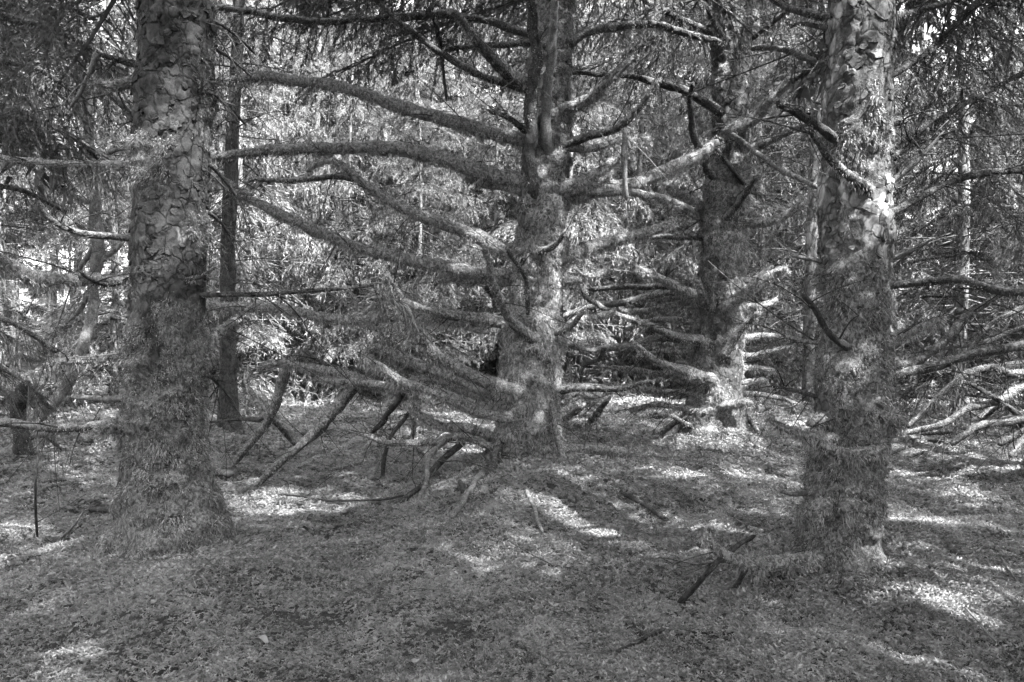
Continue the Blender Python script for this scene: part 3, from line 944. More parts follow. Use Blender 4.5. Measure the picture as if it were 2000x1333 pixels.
# right side
limb('B', [(1112, 88), (1150, 62), (1200, 52), (1280, 48), (1350, 68), (1410, 84)], 9, 6, 0.9, moss=0.5, twigs=4, spray=12, spray_len=0.3, t0=0.3, hang=1.0)
limb('B', [(1100, 215), (1150, 193), (1190, 152), (1232, 120)], 15, 7, -0.5, moss=0.9, twigs=3)
limb('B', [(1106, 285), (1150, 268), (1210, 250), (1250, 210), (1286, 153)], 11, 4, -0.4, moss=0.6, twigs=3)
limb('B', [(1222, 255), (1221, 310), (1224, 392)], 6, 5, -0.3, d0=-0.3, moss=0.15, mat=M_DEAD, twigs=3)
limb('B', [(1106, 292), (1150, 290), (1215, 274)], 10, 6, 0.2, moss=0.8, twigs=3)
limb('B', [(1100, 372), (1150, 350), (1190, 325), (1215, 293)], 17, 8, 0.2, moss=0.9, twigs=2)
limb('B', [(1108, 386), (1170, 371), (1230, 360), (1300, 335), (1360, 305), (1402, 278)], 15, 13, 1.4, moss=0.95, twigs=2)
limb('B', [(1130, 374), (1220, 378), (1290, 385), (1355, 412)], 8, 7, 1.0, moss=0.8, twigs=3)
limb('B', [(1098, 506), (1150, 490), (1210, 468), (1260, 455), (1318, 434)], 16, 9, 0.3, moss=1.0, twigs=2)
limb('B', [(1096, 556), (1140, 547), (1192, 522)], 12, 7, 0.1, moss=0.9, twigs=2)
limb('B', [(1085, 652), (1112, 640), (1145, 603)], 9, 4, -0.5, moss=0.7, twigs=1)
limb('B', [(1096, 640), (1130, 626), (1170, 618), (1200, 605)], 9, 6, 0.4, moss=0.9, twigs=2)
limb('B', [(1090, 765), (1150, 760), (1220, 757), (1275, 744)], 11, 4, -0.2, moss=0.6, twigs=4)
limb('B', [(1092, 880), (1150, 878), (1224, 882)], 9, 12, 0.2, moss=1.0, twigs=1)
limb('B', [(1096, 790), (1120, 770), (1160, 775), (1195, 765)], 7, 5, 0.5, moss=0.7, twigs=4)

# ------------------------------------------------------------------ limbs of the tree behind
limb('C', [(1400, 215), (1350, 182), (1300, 165), (1240, 150), (1160, 143), (1108, 142)], 10, 4, -0.3, moss=0.4, twigs=4, spray=9, spray_len=0.35, t0=0.3)
limb('C', [(1395, 68), (1350, 45), (1300, 25), (1255, 0)], 8, 5, 0.3, moss=0.4, twigs=4, spray=10, spray_len=0.4, t0=0.2)
limb('C', [(1372, 463), (1320, 463), (1268, 466)], 8, 6, 0.3, moss=0.6, twigs=3)
limb('C', [(1375, 590), (1350, 578), (1306, 553), (1230, 514)], 15, 6, -0.9, moss=0.9, twigs=3)
limb('C', [(1312, 560), (1228, 562), (1150, 566)], 7, 5, 0.1, d0=-0.4, moss=0.5, twigs=4)
limb('C', [(1362, 578), (1309, 571), (1214, 592), (1144, 603), (1096, 621)], 9, 6, -0.1, moss=0.7, twigs=4)
limb('C', [(1360, 588), (1249, 606), (1197, 610)], 8, 5, 0.2, moss=0.8, twigs=3)
limb('C', [(1365, 662), (1330, 664), (1267, 638), (1200, 613), (1133, 571)], 11, 5, -0.9, moss=0.7, twigs=4)
limb('C', [(1356, 664), (1285, 660), (1232, 673), (1151, 684), (1100, 670)], 9, 7, -0.4, moss=0.8, twigs=4)
limb('C', [(1180, 680), (1172, 700), (1140, 715), (1132, 752)], 6, 3, -0.3, d0=-0.4, moss=0.3, twigs=3)
limb('C', [(1390, 737), (1350, 730), (1278, 701), (1244, 675)], 11, 6, -0.9, moss=0.8, twigs=3)
limb('C', [(1352, 738), (1267, 726), (1172, 716)], 9, 5, 0.1, moss=0.9, twigs=5)
limb('C', [(1348, 768), (1256, 760), (1180, 752)], 9, 6, 0.2, moss=0.9, twigs=5)
limb('C', [(1350, 800), (1290, 790), (1230, 800)], 8, 5, 0.2, moss=0.8, twigs=6)
limb('C', [(1354, 690), (1300, 686), (1240, 700)], 7, 5, 0.5, moss=0.8, twigs=5)
limb('C', [(1356, 630), (1290, 625), (1220, 645)], 7, 5, 0.5, moss=0.8, twigs=5)
limb('C', [(1425, 262), (1469, 233), (1511, 190), (1547, 154)], 16, 9, -0.5, moss=0.95, twigs=2)
limb('C', [(1545, 162), (1580, 138), (1612, 108)], 4, 3, -0.6, d0=-0.5, moss=0.1, twigs=2)
limb('C', [(1410, 78), (1395, 40), (1378, -10)], 8, 5, -0.5, moss=0.3, twigs=2)
limb('C', [(1468, 75), (1500, 50), (1545, 15)], 5, 3, -0.2, moss=0.2, twigs=2)
limb('C', [(1365, 290), (1353, 247), (1346, 197), (1354, 160)], 8, 4, -0.9, d0=-0.5, moss=0.5, twigs=1)
limb('C', [(1376, 295), (1386, 335), (1398, 350)], 10, 8, -0.3, d0=-0.4, moss=0.6, twigs=1)
limb('C', [(1460, 294), (1518, 268), (1578, 242)], 9, 5, 0.2, moss=0.5, twigs=3, spray=10, spray_len=0.3)
limb('C', [(1420, 257), (1459, 289), (1511, 324), (1598, 368)], 6, 5, -1.2, moss=0.2, twigs=4, mat=M_DEAD)
limb('C', [(1452, 365), (1430, 328), (1398, 292)], 6, 4, -0.6, moss=0.4, twigs=2)
limb('C', [(1420, 428), (1437, 405), (1458, 375), (1480, 345)], 9, 5, -0.6, moss=0.6, twigs=2)
limb('C', [(1450, 435), (1511, 430), (1547, 412), (1574, 392)], 12, 7, -0.2, moss=1.0, twigs=3)
limb('C', [(1375, 408), (1335, 384), (1295, 360)], 12, 8, -0.5, moss=0.9, twigs=3)
limb('C', [(1372, 424), (1330, 405), (1296, 395)], 9, 7, 0.2, moss=0.8, twigs=3)
limb('C', [(1390, 598), (1385, 564), (1396, 524)], 11, 6, -0.6, moss=0.7, twigs=0)
limb('C', [(1388, 594), (1367, 564), (1360, 548)], 9, 8, -0.55, moss=0.9, twigs=0)
limb('C', [(1414, 598), (1452, 578), (1487, 550), (1538, 523)], 15, 9, -0.5, moss=1.0, twigs=2)
limb('C', [(1446, 600), (1490, 595), (1520, 585)], 9, 7, 0.1, moss=1.0, twigs=3)
limb('C', [(1448, 548), (1480, 540), (1510, 520)], 9, 6, 0.2, moss=0.8, twigs=3)
limb('C', [(1408, 696), (1441, 656), (1482, 608)], 10, 5, -0.5, moss=0.6, twigs=2)
limb('C', [(1390, 738), (1346, 724), (1298, 711)], 12, 7, -0.5, moss=0.9, twigs=2)
limb('C', [(1446, 663), (1497, 656), (1530, 660)], 9, 5, 0.1, moss=1.0, twigs=4)
limb('C', [(1446, 695), (1497, 690), (1549, 677)], 7, 4, 0.2, moss=0.8, twigs=4, spray=14, spray_len=0.25)
limb('C', [(1444, 720), (1480, 718), (1512, 724)], 8, 5, 0.3, moss=1.0, twigs=4)
limb('C', [(1442, 751), (1470, 748), (1500, 744)], 6, 9, -0.2, moss=1.0, twigs=2)
limb('C', [(1410, 794), (1445, 790), (1470, 786)], 11, 12, -0.5, moss=1.0, twigs=1)
limb('C', [(1450, 770), (1500, 772), (1560, 790)], 7, 4, 0.3, moss=0.7, twigs=5)
limb('C', [(1452, 800), (1470, 825), (1482, 848)], 7, 5, -0.4, moss=0.5, twigs=1)
limb('C', [(1345, 815), (1320, 825), (1290, 850)], 8, 6, -0.1, moss=0.5, twigs=4)
limb('C', [(1345, 830), (1310, 812), (1275, 815)], 6, 4, -0.3, moss=0.5, twigs=5)

# ------------------------------------------------------------------ limbs of the right tree
limb('D', [(1618, 34), (1575, 21), (1511, 0), (1470, -20)], 9, 6, 0.4, moss=0.5, twigs=3)
limb('D', [(1616, 54), (1564, 46), (1543, 55)], 6, 4, 0.1, moss=0.3, twigs=2)
limb('D', [(1614, 130), (1568, 109), (1519, 93), (1466, 96)], 7, 5, 1.0, moss=0.4, twigs=3)
limb('D', [(1630, 268), (1582, 240), (1543, 215), (1518, 200)], 10, 8, -0.45, moss=0.3, twigs=3, mat=M_DARKWOOD)
limb('D', [(1690, 368), (1631, 321), (1600, 279), (1580, 248)], 12, 6, -0.4, moss=0.6, twigs=2)
limb('D', [(1738, 152), (1811, 106), (1882, 35), (1935, -15)], 8, 5, 0.3, moss=0.2, twigs=5, spray=26, spray_len=0.36, t0=0.15, hang=0.9)
limb('D', [(1738, 35), (1780, 26), (1843, 7), (1890, -10)], 9, 5, 0.3, moss=0.6, twigs=3, spray=20, spray_len=0.3, t0=0.4, hang=0.9)
limb('D', [(1736, 243), (1794, 229), (1838, 218)], 10, 6, 0.1, moss=0.8, twigs=3)
limb('D', [(1738, 356), (1794, 310), (1844, 256)], 7, 2, -0.1, moss=0.05, twigs=2, mat=M_DEAD)
limb('D', [(1738, 305), (1787, 279), (1829, 240), (1899, 197), (2010, 137)], 6, 5, 0.7, moss=0.2, twigs=5, spray=22, spray_len=0.36, t0=0.2, hang=0.9)
limb('D', [(1738, 420), (1811, 381), (1882, 349), (1935, 339), (2020, 337)], 8, 7, 0.4, moss=0.3, twigs=4, spray=16, spray_len=0.34, t0=0.3, hang=0.9)
limb('D', [(1732, 562), (1808, 555), (1878, 548), (1935, 562), (2020, 574)], 9, 9, -0.2, moss=0.5, twigs=2)
limb('D', [(1728, 723), (1783, 712), (1829, 677), (1871, 634), (1907, 606), (1960, 570)], 11, 6, 0.3, moss=0.5, twigs=4)
limb('D', [(1728, 738), (1794, 726), (1864, 705), (1935, 684), (2020, 664)], 11, 9, 0.1, moss=0.5, twigs=4)
limb('D', [(1732, 672), (1794, 645), (1846, 615)], 14, 5, 0.2, moss=1.0, twigs=3, spray=14, spray_len=0.2, t0=0.3)
limb('D', [(1606, 514), (1570, 507), (1545, 499)], 5, 4, -0.2, moss=0.0, twigs=0, mat=M_DEAD)
limb('D', [(1732, 512), (1780, 490), (1824, 464)], 5, 3, -0.2, moss=0.0, twigs=0, mat=M_DEAD)
limb('D', [(1650, 676), (1610, 641), (1589, 599), (1566, 575)], 8, 5, -0.4, moss=0.3, twigs=2, mat=M_DARKWOOD)
limb('D', [(1598, 773), (1550, 763), (1502, 754)], 5, 3, 0.3, moss=0.3, twigs=3)
limb('D', [(1606, 672), (1570, 668), (1525, 655)], 6, 3, 0.3, moss=0.7, twigs=4, spray=14, spray_len=0.2)
limb('D', [(1620, 862), (1564, 853), (1526, 835), (1495, 810)], 13, 7, -0.3, moss=1.0, twigs=2)
limb('D', [(1715, 812), (1738, 818), (1758, 832)], 22, 15, -0.05, moss=1.0, twigs=0)
limb('D', [(1652, 790), (1640, 756), (1622, 745)], 14, 11, -0.35, moss=1.0, twigs=0)
limb('D', [(1600, 820), (1586, 826), (1574, 830)], 14, 12, -0.05, moss=1.0, twigs=0)
limb('D', [(1585, 1000), (1610, 985), (1625, 990)], 20, 15, -0.30, d0=-0.24, moss=1.0, twigs=0)
limb('D', [(1640, 992), (1665, 985), (1692, 998)], 18, 15, -0.30, d0=-0.26, moss=1.0, twigs=0)
limb('D', [(1600, 870), (1650, 884), (1728, 874)], 12, 14, -0.22, d0=-0.25, moss=1.0, twigs=0)
limb('D', [(1590, 1090), (1497, 1098), (1455, 1098), (1412, 1080), (1374, 1046)], 17, 11, -0.45, moss=1.0, twigs=2)
limb('D', [(1575, 962), (1550, 965), (1512, 955)], 6, 4, -0.1, moss=0.2, twigs=0, mat=M_DEAD)
limb('D', [(1455, 1112), (1445, 1130), (1432, 1150)], 7, 5, d0=-0.3, moss=0.4, twigs=0, tip_ground=True)
limb('D', [(1478, 1106), (1472, 1130), (1468, 1152)], 9, 7, d0=-0.3, moss=0.8, twigs=0, tip_ground=True)


# ------------------------------------------------------------------ boughs: a bank of drooping spruce boughs, lying along +X, about 1.4 m long
def bough(seed, nside=34, nlen=0.042, nwid=0.011, per=75):
    global rng
    keep = rng
    rng = np.random.default_rng(seed)
    g = Geo()
    L = 1.4
    s = np.linspace(0, 1, 7)
    ax = np.stack([s * L, 0.10 * np.sin(s * 3 + seed), -0.22 * s + 0.06 * np.sin(s * 3.0) - 0.16 * s ** 2], -1)
    V, T, Q = tube(ax, 0.012 * (1 - 0.75 * s) + 0.002, 4)
    g.add(V, T, Q, 0.0)
    f = np.sort(rng.uniform(0.14, 1.0, nside))
    S = np.stack([np.interp(f, s, ax[:, c]) for c in range(3)], 1)
    sd = np.where(np.arange(nside) % 2 == 0, 1.0, -1.0)
    D = unit(np.stack([0.55 + 0.4 * rng.random(nside), sd * rng.uniform(0.5, 1.1, nside), rng.uniform(-0.45, 0.12, nside)], -1))
    LL = (0.20 + 0.34 * (1 - f)) * rng.uniform(0.6, 1.25, nside)
    twig_needles(g, S, D, LL, nlen, nwid, per, 0.0035, 0.5, 3)
    m = int(nside * 2.6)
    i = rng.integers(0, nside, m); q = rng.uniform(0.2, 0.95, m)
    S2 = S[i] + D[i] * (LL[i] * q)[:, None] + np.array([0, 0, -1.0]) * (0.5 * LL[i] * q ** 2)[:, None]
    D2 = unit(D[i] * 0.45 + rng.normal(size=(m, 3)) * 0.4 + np.array([0, 0, -0.5]))
    twig_needles(g, S2, D2, rng.uniform(0.08, 0.24, m), nlen, nwid, per, 0.002, 0.3, 2)
    rng = keep
    return g.arrays()


BANK = [bough(500 + i, 34, 0.060, 0.0115, 74) for i in range(6)]
FINE = [bough(700 + i, 36, 0.026, 0.0075, 130) for i in range(3)]
BANK_LO = [bough(600 + i, 18, 0.09, 0.036, 46) for i in range(4)]


def put_bough(g, B, pos, az, tilt, sc):
    V, T, Q, A = B
    ca, sa, ct, st = cos(az), sin(az), cos(tilt), sin(tilt)
    X = V * sc
    X = np.stack([X[:, 0] * ct - X[:, 2] * st, X[:, 1], X[:, 0] * st + X[:, 2] * ct], -1)
    X = np.stack([X[:, 0] * ca - X[:, 1] * sa, X[:, 0] * sa + X[:, 1] * ca, X[:, 2]], -1)
    g.add(X + pos, T, Q, A)


# where the photograph shows sun: patches on the ground (pixels) and a sunlit wall of foliage behind
LIT = []
for (u, v, ru, rv) in ((590, 985, 150, 28), (190, 1040, 70, 28), (1100, 985, 80, 55), (1210, 1040, 50, 25), (1370, 850, 80, 25), (1790, 1015, 120, 22),
                       (1500, 1215, 70, 45), (1790, 1225, 140, 60), (110, 1290, 110, 40), (60, 1190, 60, 30), (900, 1090, 60, 20), (1330, 935, 60, 14),
                       (560, 795, 150, 12), (1800, 930, 90, 12), (850, 1300, 80, 30), (1500, 800, 80, 15), (950, 1180, 50, 25)):
    p = gray(u, v)
    sx = ru * p[1] / F
    sy = rv * p[1] ** 2 / (F * 1.5)
    LIT.append((p[0], p[1], p[2], sx, sy))
# lit pieces of the trunks (tree, v, half height)
TLIT = [(XB, 6.7, px(1050, 590, 6.7)[2], 0.22, 0.25, 0), (XD, 4.1, px(1660, 450, 4.1)[2], 0.10, 0.2, 0), (XD, 4.1, px(1660, 760, 4.1)[2], 0.14, 0.2, 0), (XC, 8.4, px(1430, 230, 8.4)[2], 0.2, 0.25, 0),
        (px(110, 548, 4.2)[0], 4.2, px(110, 548, 4.2)[2], 0.10, 0.45, 0), (px(170, 700, 4.6)[0], 4.6, px(170, 700, 4.6)[2], 0.08, 0.25, 0), (XA - 0.1, 4.5, 0.85, 0.1, 0.15, 0), (XD, 4.1, 0.55, 0.1, 0.25, 0)]


def shades_lit(P):
    """which of the points P would shade a place that the photograph shows in the sun"""
    bad = np.zeros(len(P), bool)
    P = P + rng.normal(size=P.shape) * 0.10
    for (x, y, z, sx, sy) in LIT:
        t = (P[:, 2] - z) / SUN[2]
        q = P - SUN * t[:, None]
        bad |= ((q[:, 0] - x) / sx) ** 2 + ((q[:, 1] - y) / (sy + 0.05)) ** 2 < 1
    for (x, y, z, h, hw, th) in TLIT:
        t = (P[:, 1] - y) / SUN[1]
        q = P - SUN * t[:, None]
        bad |= (np.abs(q[:, 0] - x) < hw) & (np.abs(q[:, 2] - z) < h + 0.05) & (t > 0) & ((th == 0) | (fbm(q * 2.6, 2, 15) > th))
    # the sunny stand of young spruces in the middle distance
    t = (P[:, 1] - 13.5) / SUN[1]
    q = P - SUN * t[:, None]
    bad |= (t > 0) & (q[:, 0] > -5.6) & (q[:, 0] < 2.0) & (q[:, 2] > 0.3) & (q[:, 2] < 7.5) & (fbm(q * 0.9, 2, 5) > 0.34)
    return bad


def crown(root, x, y, z0, z1, n, lmax, lit=True, bank=BANK_LO, mat=None, lo_az=None):
    """boughs round the stem; needles are cut away where they would shade lit places"""
    g = Geo()
    base = np.array(root.location)
    for i in range(n):
        f = (i + rng.random()) / n
        z = z0 + (z1 - z0) * f
        L = lmax * (1 - 0.75 * f) * rng.uniform(0.7, 1.15)
        put_bough(g, bank[int(rng.integers(len(bank)))], np.array([x, y, z]), i * 2.4 + rng.uniform(-0.4, 0.4), rng.uniform(-0.25, 0.1), L / 1.4)
    V, T, Q, A = g.arrays()
    c = V[T].mean(1)
    T = T[~(shades_lit(c) & (A[T[:, 0]] > 0.05))]  # gaps shaped on purpose: removed needles let the sun reach chosen places
    o = mesh_obj("crown", V, [T, Q], mat or M_NEEDLE, root, base, False)
    o["kind"] = "stuff"


for k, z0, n, L in (('A', 6.5, 64, 2.8), ('B', 7.6, 60, 3.0), ('C', 8.4, 55, 2.8), ('D', 6.5, 66, 2.8)):
    t = TREES[k]
    x, r = axis_at(t, 8.0)
    crown(t['root'], float(x), t['Y'], z0, 14.5, n, L)


def low_boughs(k, spec):
    t = TREES[k]
    base = np.array(t['root'].location)
    for (z, deg, L, tilt) in spec:
        g = Geo()
        x, r = axis_at(t, z)
        put_bough(g, FINE[int(rng.integers(len(FINE)))], np.array([float(x), t['Y'], z]), radians(deg), tilt, L / 1.4)
        V, T, Q, A = g.arrays()
        o = mesh_obj("bough", V, [T, Q], M_NEEDLE, t['root'], base, False)


low_boughs('B', [(4.3, 150, 2.3, 0.1), (4.5, 165, 2.5, 0.15), (4.6, 30, 2.2, 0.1), (4.8, 100, 2.0, 0.1), (4.9, 175, 2.8, 0.0), (5.1, 340, 2.3, 0.0), (5.2, 140, 2.6, 0.0)])
low_boughs('C', [(4.6, 150, 2.2, 0.1), (4.9, 165, 2.5, 0.05), (5.0, 20, 2.4, 0.1), (5.2, 330, 2.2, 0.1), (5.5, 175, 2.8, 0.0), (5.4, 350, 2.5, 0.0), (5.8, 150, 2.6, 0.0), (5.7, 45, 2.6, 0.0), (5.2, 110, 2.2, 0.0)])
low_boughs('D', [(3.9, 20, 2.2, -0.05), (4.0, 345, 2.0, 0.0), (3.7, 50, 2.2, 0.1), (4.1, 5, 2.6, -0.1)])
low_boughs('A', [(4.0, 165, 2.2, -0.05), (4.1, 195, 2.2, 0.0), (3.8, 140, 2.4, 0.0)])


# ------------------------------------------------------------------ other single trees
def simple_tree(label, x, y, H, r, z0, ncrown, lmax, ndead, group=None, lean=(0, 0), mat=None, lit=True, name="spruce_tree", bank=None):
    z = float(ground_h(x, y))
    root = thing(name, label, "tree", (x, y, z), group)
    base = np.array(root.location)
    hs = np.linspace(-0.25, H, 60)
    P = np.stack([x + lean[0] * hs + 0.04 * np.sin(hs * 0.9 + x), y + lean[1] * hs, z + hs], -1)
    R = r * np.clip(1 - hs / H, 0.06, 1) ** 0.8 * (1 + 0.7 * np.exp(-np.clip(hs, 0, None) / 0.18))
    ns = 20
    lump = 0.7 + 0.6 * fbm(np.stack([np.repeat(hs[:, None] * 5, ns, 1), np.cos(np.arange(ns) / ns * 2 * pi)[None] * 2 + hs[:, None] * 0, np.sin(np.arange(ns) / ns * 2 * pi)[None] * 2 + x + hs[:, None] * 0], -1), 3, 91)
    V, T, Q = tube(P, R[:, None] * lump, ns)
    mesh_obj("trunk", V, [T, Q], mat or M_BARK_MOSSY, root, base, True, {"moss": np.full(len(V), 0.25)})
    if ndead:
        g = Geo()
        for _ in range(ndead):
            h = rng.uniform(0.5, z0 + 1.5)
            a = rng.uniform(0, 2 * pi)
            ln = rng.uniform(0.4, 1.3)
            s = np.linspace(0, 1, 6)[:, None]
            c = np.array([x + lean[0] * h, y + lean[1] * h, z + h])
            d = np.array([cos(a), sin(a), rng.uniform(-0.35, 0.25)])
            tp = c + d * ln * s + np.array([0, 0, rng.uniform(-0.35, 0.1)]) * ln * s ** 2 + rng.normal(size=(1, 3)) * 0.1 * s ** 2
            V, T, Q = tube(tp, rng.uniform(0.005, 0.012) * (1 - 0.75 * s[:, 0]), 5)
            g.add(V, T, Q, 0.1)
            for _k in range(4):
                i = int(rng.integers(1, 5))
                d2 = unit(d + rng.normal(size=3) * 0.7)
                tq = tp[i] + d2 * rng.uniform(0.1, 0.45) * s
                V, T, Q = tube(tq, 0.0035 * (1 - 0.6 * s[:, 0]), 4)
                g.add(V, T, Q, 0.0)
        o = g.obj("deadwood", M_LIMB, root, base, True, "moss")
        o["kind"] = "stuff"
    if ncrown:
        crown(root, x + lean[0] * 6, y + lean[1] * 6, z0, H - 0.4, ncrown, lmax, lit, bank or BANK_LO)
    return root


pE = gray(446, 842)
simple_tree("slim dark straight spruce standing alone between the thick flaking trunk and the many-limbed one", pE[0], pE[1], 12, 0.098, 5.5, 30, 1.8, 45, lean=(0.028, 0.0), mat=M_LIMB)
# off the frame: their limbs reach in, their crowns shade the moss
tJ = simple_tree("spruce whose low tangled dead limbs reach over the moss beside the pale trunk", 5.35, 7.4, 14, 0.2, 5.0, 40, 2.6, 10)
tK = simple_tree("spruce with dark drooping boughs hanging beside the thick flaking trunk", -5.0, 6.6, 14, 0.2, 3.4, 42, 2.2, 20, bank=FINE)
simple_tree("spruce added behind the crooked pale dead tree to darken the stand there", -6.9, 9.3, 14, 0.2, 4.6, 56, 3.0, 40, bank=BANK)  # added to darken the left edge and shade the trees behind
simple_tree("spruce added beside the darkening one to shade the stand past the leaning dead tree", -7.6, 7.4, 14, 0.2, 4.6, 80, 3.0, 30)  # added for more shade over the left side
for (x, y, H, n) in ((3.9, 0.2, 13, 60), (1.5, 0.3, 13, 84), (0.2, -2.4, 14, 50), (4.6, -2.6, 14, 46), (6.2, 3.4, 14, 46), (2.2, -3.0, 14, 46), (6.8, -2.2, 15, 46), (-1.6, -2.2, 14, 40), (9.4, 6.2, 14, 44), (9.5, 1.2, 15, 44)):  # the thickest crown is an unseen tree added to shade the left trunk
    simple_tree("unseen tall spruce added for the shade its crown casts on the many-limbed tree", x, y, H, 0.19, 5.0, n, 2.9, 0, group="spruces around the clearing")

for (x, y, n) in ((3.0, 2.4, 30), (-2.7, 1.7, 40)):  # unseen trees added to shade the many-limbed tree and its limbs
    simple_tree("unseen tall spruce added for the shade its crown casts on the many-limbed tree", x, y, 14, 0.19, 5.8, n, 3.3, 0, group="spruces around the clearing")

TREES['J'] = dict(Y=7.0, z=np.array([0, 4.0, 8.0, 10, 12.0, 14]), x=np.full(6, 5.35), r=np.full(6, 0.01), root=tJ)
for pts, a, b, d0, d1, ms in (
        ([(2150, 700), (2000, 758), (1952, 783), (1899, 797), (1829, 832), (1748, 850)], 13, 5, 0.3, -0.3, 0.5),
        ([(2150, 720), (2000, 714), (1921, 719), (1878, 737), (1829, 779), (1772, 836)], 11, 5, 0.3, -0.1, 0.4),
        ([(2150, 790), (2000, 821), (1906, 835), (1858, 868)], 12, 7, 0.3, -0.6, 0.5),
        ([(2150, 880), (2000, 818), (1935, 775), (1876, 743)], 8, 4, 0.3, -0.2, 0.3),
        ([(2100, 640), (1991, 737), (1952, 783), (1912, 824)], 9, 7, 0.3, 0.2, 0.5),
        ([(2120, 700), (2000, 730), (1935, 716)], 10, 8, -0.2, -0.6, 0.7),
        ([(2100, 800), (2000, 846), (1950, 868)], 9, 7, 0.0, -0.3, 0.5),
        ([(2120, 770), (2000, 857), (1972, 893)], 10, 8, -0.2, -0.6, 0.6),
        ([(2120, 780), (1990, 812), (1900, 842), (1800, 848)], 8, 4, 0.6, 0.4, 0.4),
        ([(2100, 610), (2000, 640), (1930, 668), (1850, 680), (1780, 690)], 7, 3, 0.5, 0.2, 0.3),
        ([(2100, 540), (2000, 600), (1930, 640), (1880, 700)], 7, 3, 0.8, 0.2, 0.3)):
    limb('J', pts, a, b, d1, d0=d0, moss=ms, twigs=5)
TREES['K'] = dict(Y=6.6, z=np.array([0, 4.0, 8.0, 10, 12.0, 14]), x=np.full(6, -5.0), r=np.full(6, 0.01), root=tK)
for pts, a, b, d0, d1 in (
        ([(-190, 60), (-60, 30), (60, 45), (150, 80), (250, 140)], 10, 5, 0.0, 0.4),
        ([(-190, 200), (-60, 130), (60, 130), (160, 190)], 9, 4, -0.2, -0.5),
        ([(-190, 330), (-60, 250), (40, 230), (130, 260), (200, 320)], 9, 4, -0.1, 0.3),
        ([(-190, 20), (-60, -30), (80, -10), (190, 40)], 9, 4, 0.2, 0.6),
        ([(-190, 420), (-60, 370), (40, 370), (120, 410)], 8, 4, 0.2, 0.6),
        ([(-190, 560), (-60, 600), (40, 640), (110, 690)], 8, 4, 0.1, 0.2),
        ([(-190, 640), (-60, 690), (40, 740), (100, 800)], 8, 4, 0.1, 0.2)):
    limb('K', pts, a, b, d1, d0=d0, moss=0.4, twigs=6, spray=26, spray_len=0.42, t0=0.2, hang=0.8)

# the crooked pale dead tree at the left
root = thing("dead_tree", "crooked pale dead tree, leaning and broken, behind the thick flaking trunk", "tree", tuple(gray(2, 895)))
TREES['F'] = dict(Y=8.6, z=np.array([0, 4.0, 8.0, 10, 12.0, 14]), x=np.full(6, -5.0), r=np.full(6, 0.01), root=root)
P = [px(u, v, y) for u, v, y in ((-10, 915, 8.4), (30, 870, 8.4), (70, 825, 8.5), (113, 775, 8.6), (145, 720, 8.6), (165, 665, 8.6), (182, 605, 8.7), (180, 560, 8.7), (190, 500, 8.7), (187, 440, 8.7), (185, 380, 8.7),
                                 (175, 320, 8.7), (172, 250, 8.7), (168, 160, 8.7))]
R = [a * 8.6 / F for a in (15, 14, 13, 12, 11, 11, 11, 11, 12, 12, 11, 10, 9, 8)]
make_limb(P, R, root, 8.6, 0.35, 4, mat=M_DEAD, name="trunk")
for pts in ([(180, 560), (160, 600), (132, 630)], [(188, 520), (230, 480), (262, 440)], [(186, 480), (160, 520), (140, 545)], [(182, 330), (215, 300), (250, 290)],
            [(168, 240), (140, 200), (100, 175)], [(170, 640), (150, 690), (148, 735)], [(187, 400), (140, 380), (100, 340)]):
    limb('F', pts, 6, 3, 0.1, d0=0.1, moss=0.1, twigs=3, mat=M_DEAD)
root = thing("tree_stump", "dark rotten snapped stump among leaning sticks at the foot of the crooked dead tree", "stump", tuple(gray(42, 895)))
P = [px(u, v, 8.2) for u, v in ((46, 915), (42, 870), (36, 820), (40, 768), (52, 745))]
make_limb(P, [a * 8.2 / F for a in (26, 19, 16, 15, 9)], root, 8.2, 0.5, 5, mat=M_DARKWOOD, name="trunk")
for pts in ([(40, 800), (80, 760), (95, 730)], [(42, 860), (90, 850), (120, 880)], [(38, 790), (10, 760), (-20, 750)]):
    P = [px(u, v, 8.2 + 0.1 * i) for i, (u, v) in enumerate(pts)]
    make_limb(P, [0.04, 0.03, 0.015], root, 8.2, 0.4, 4, mat=M_LIMB)

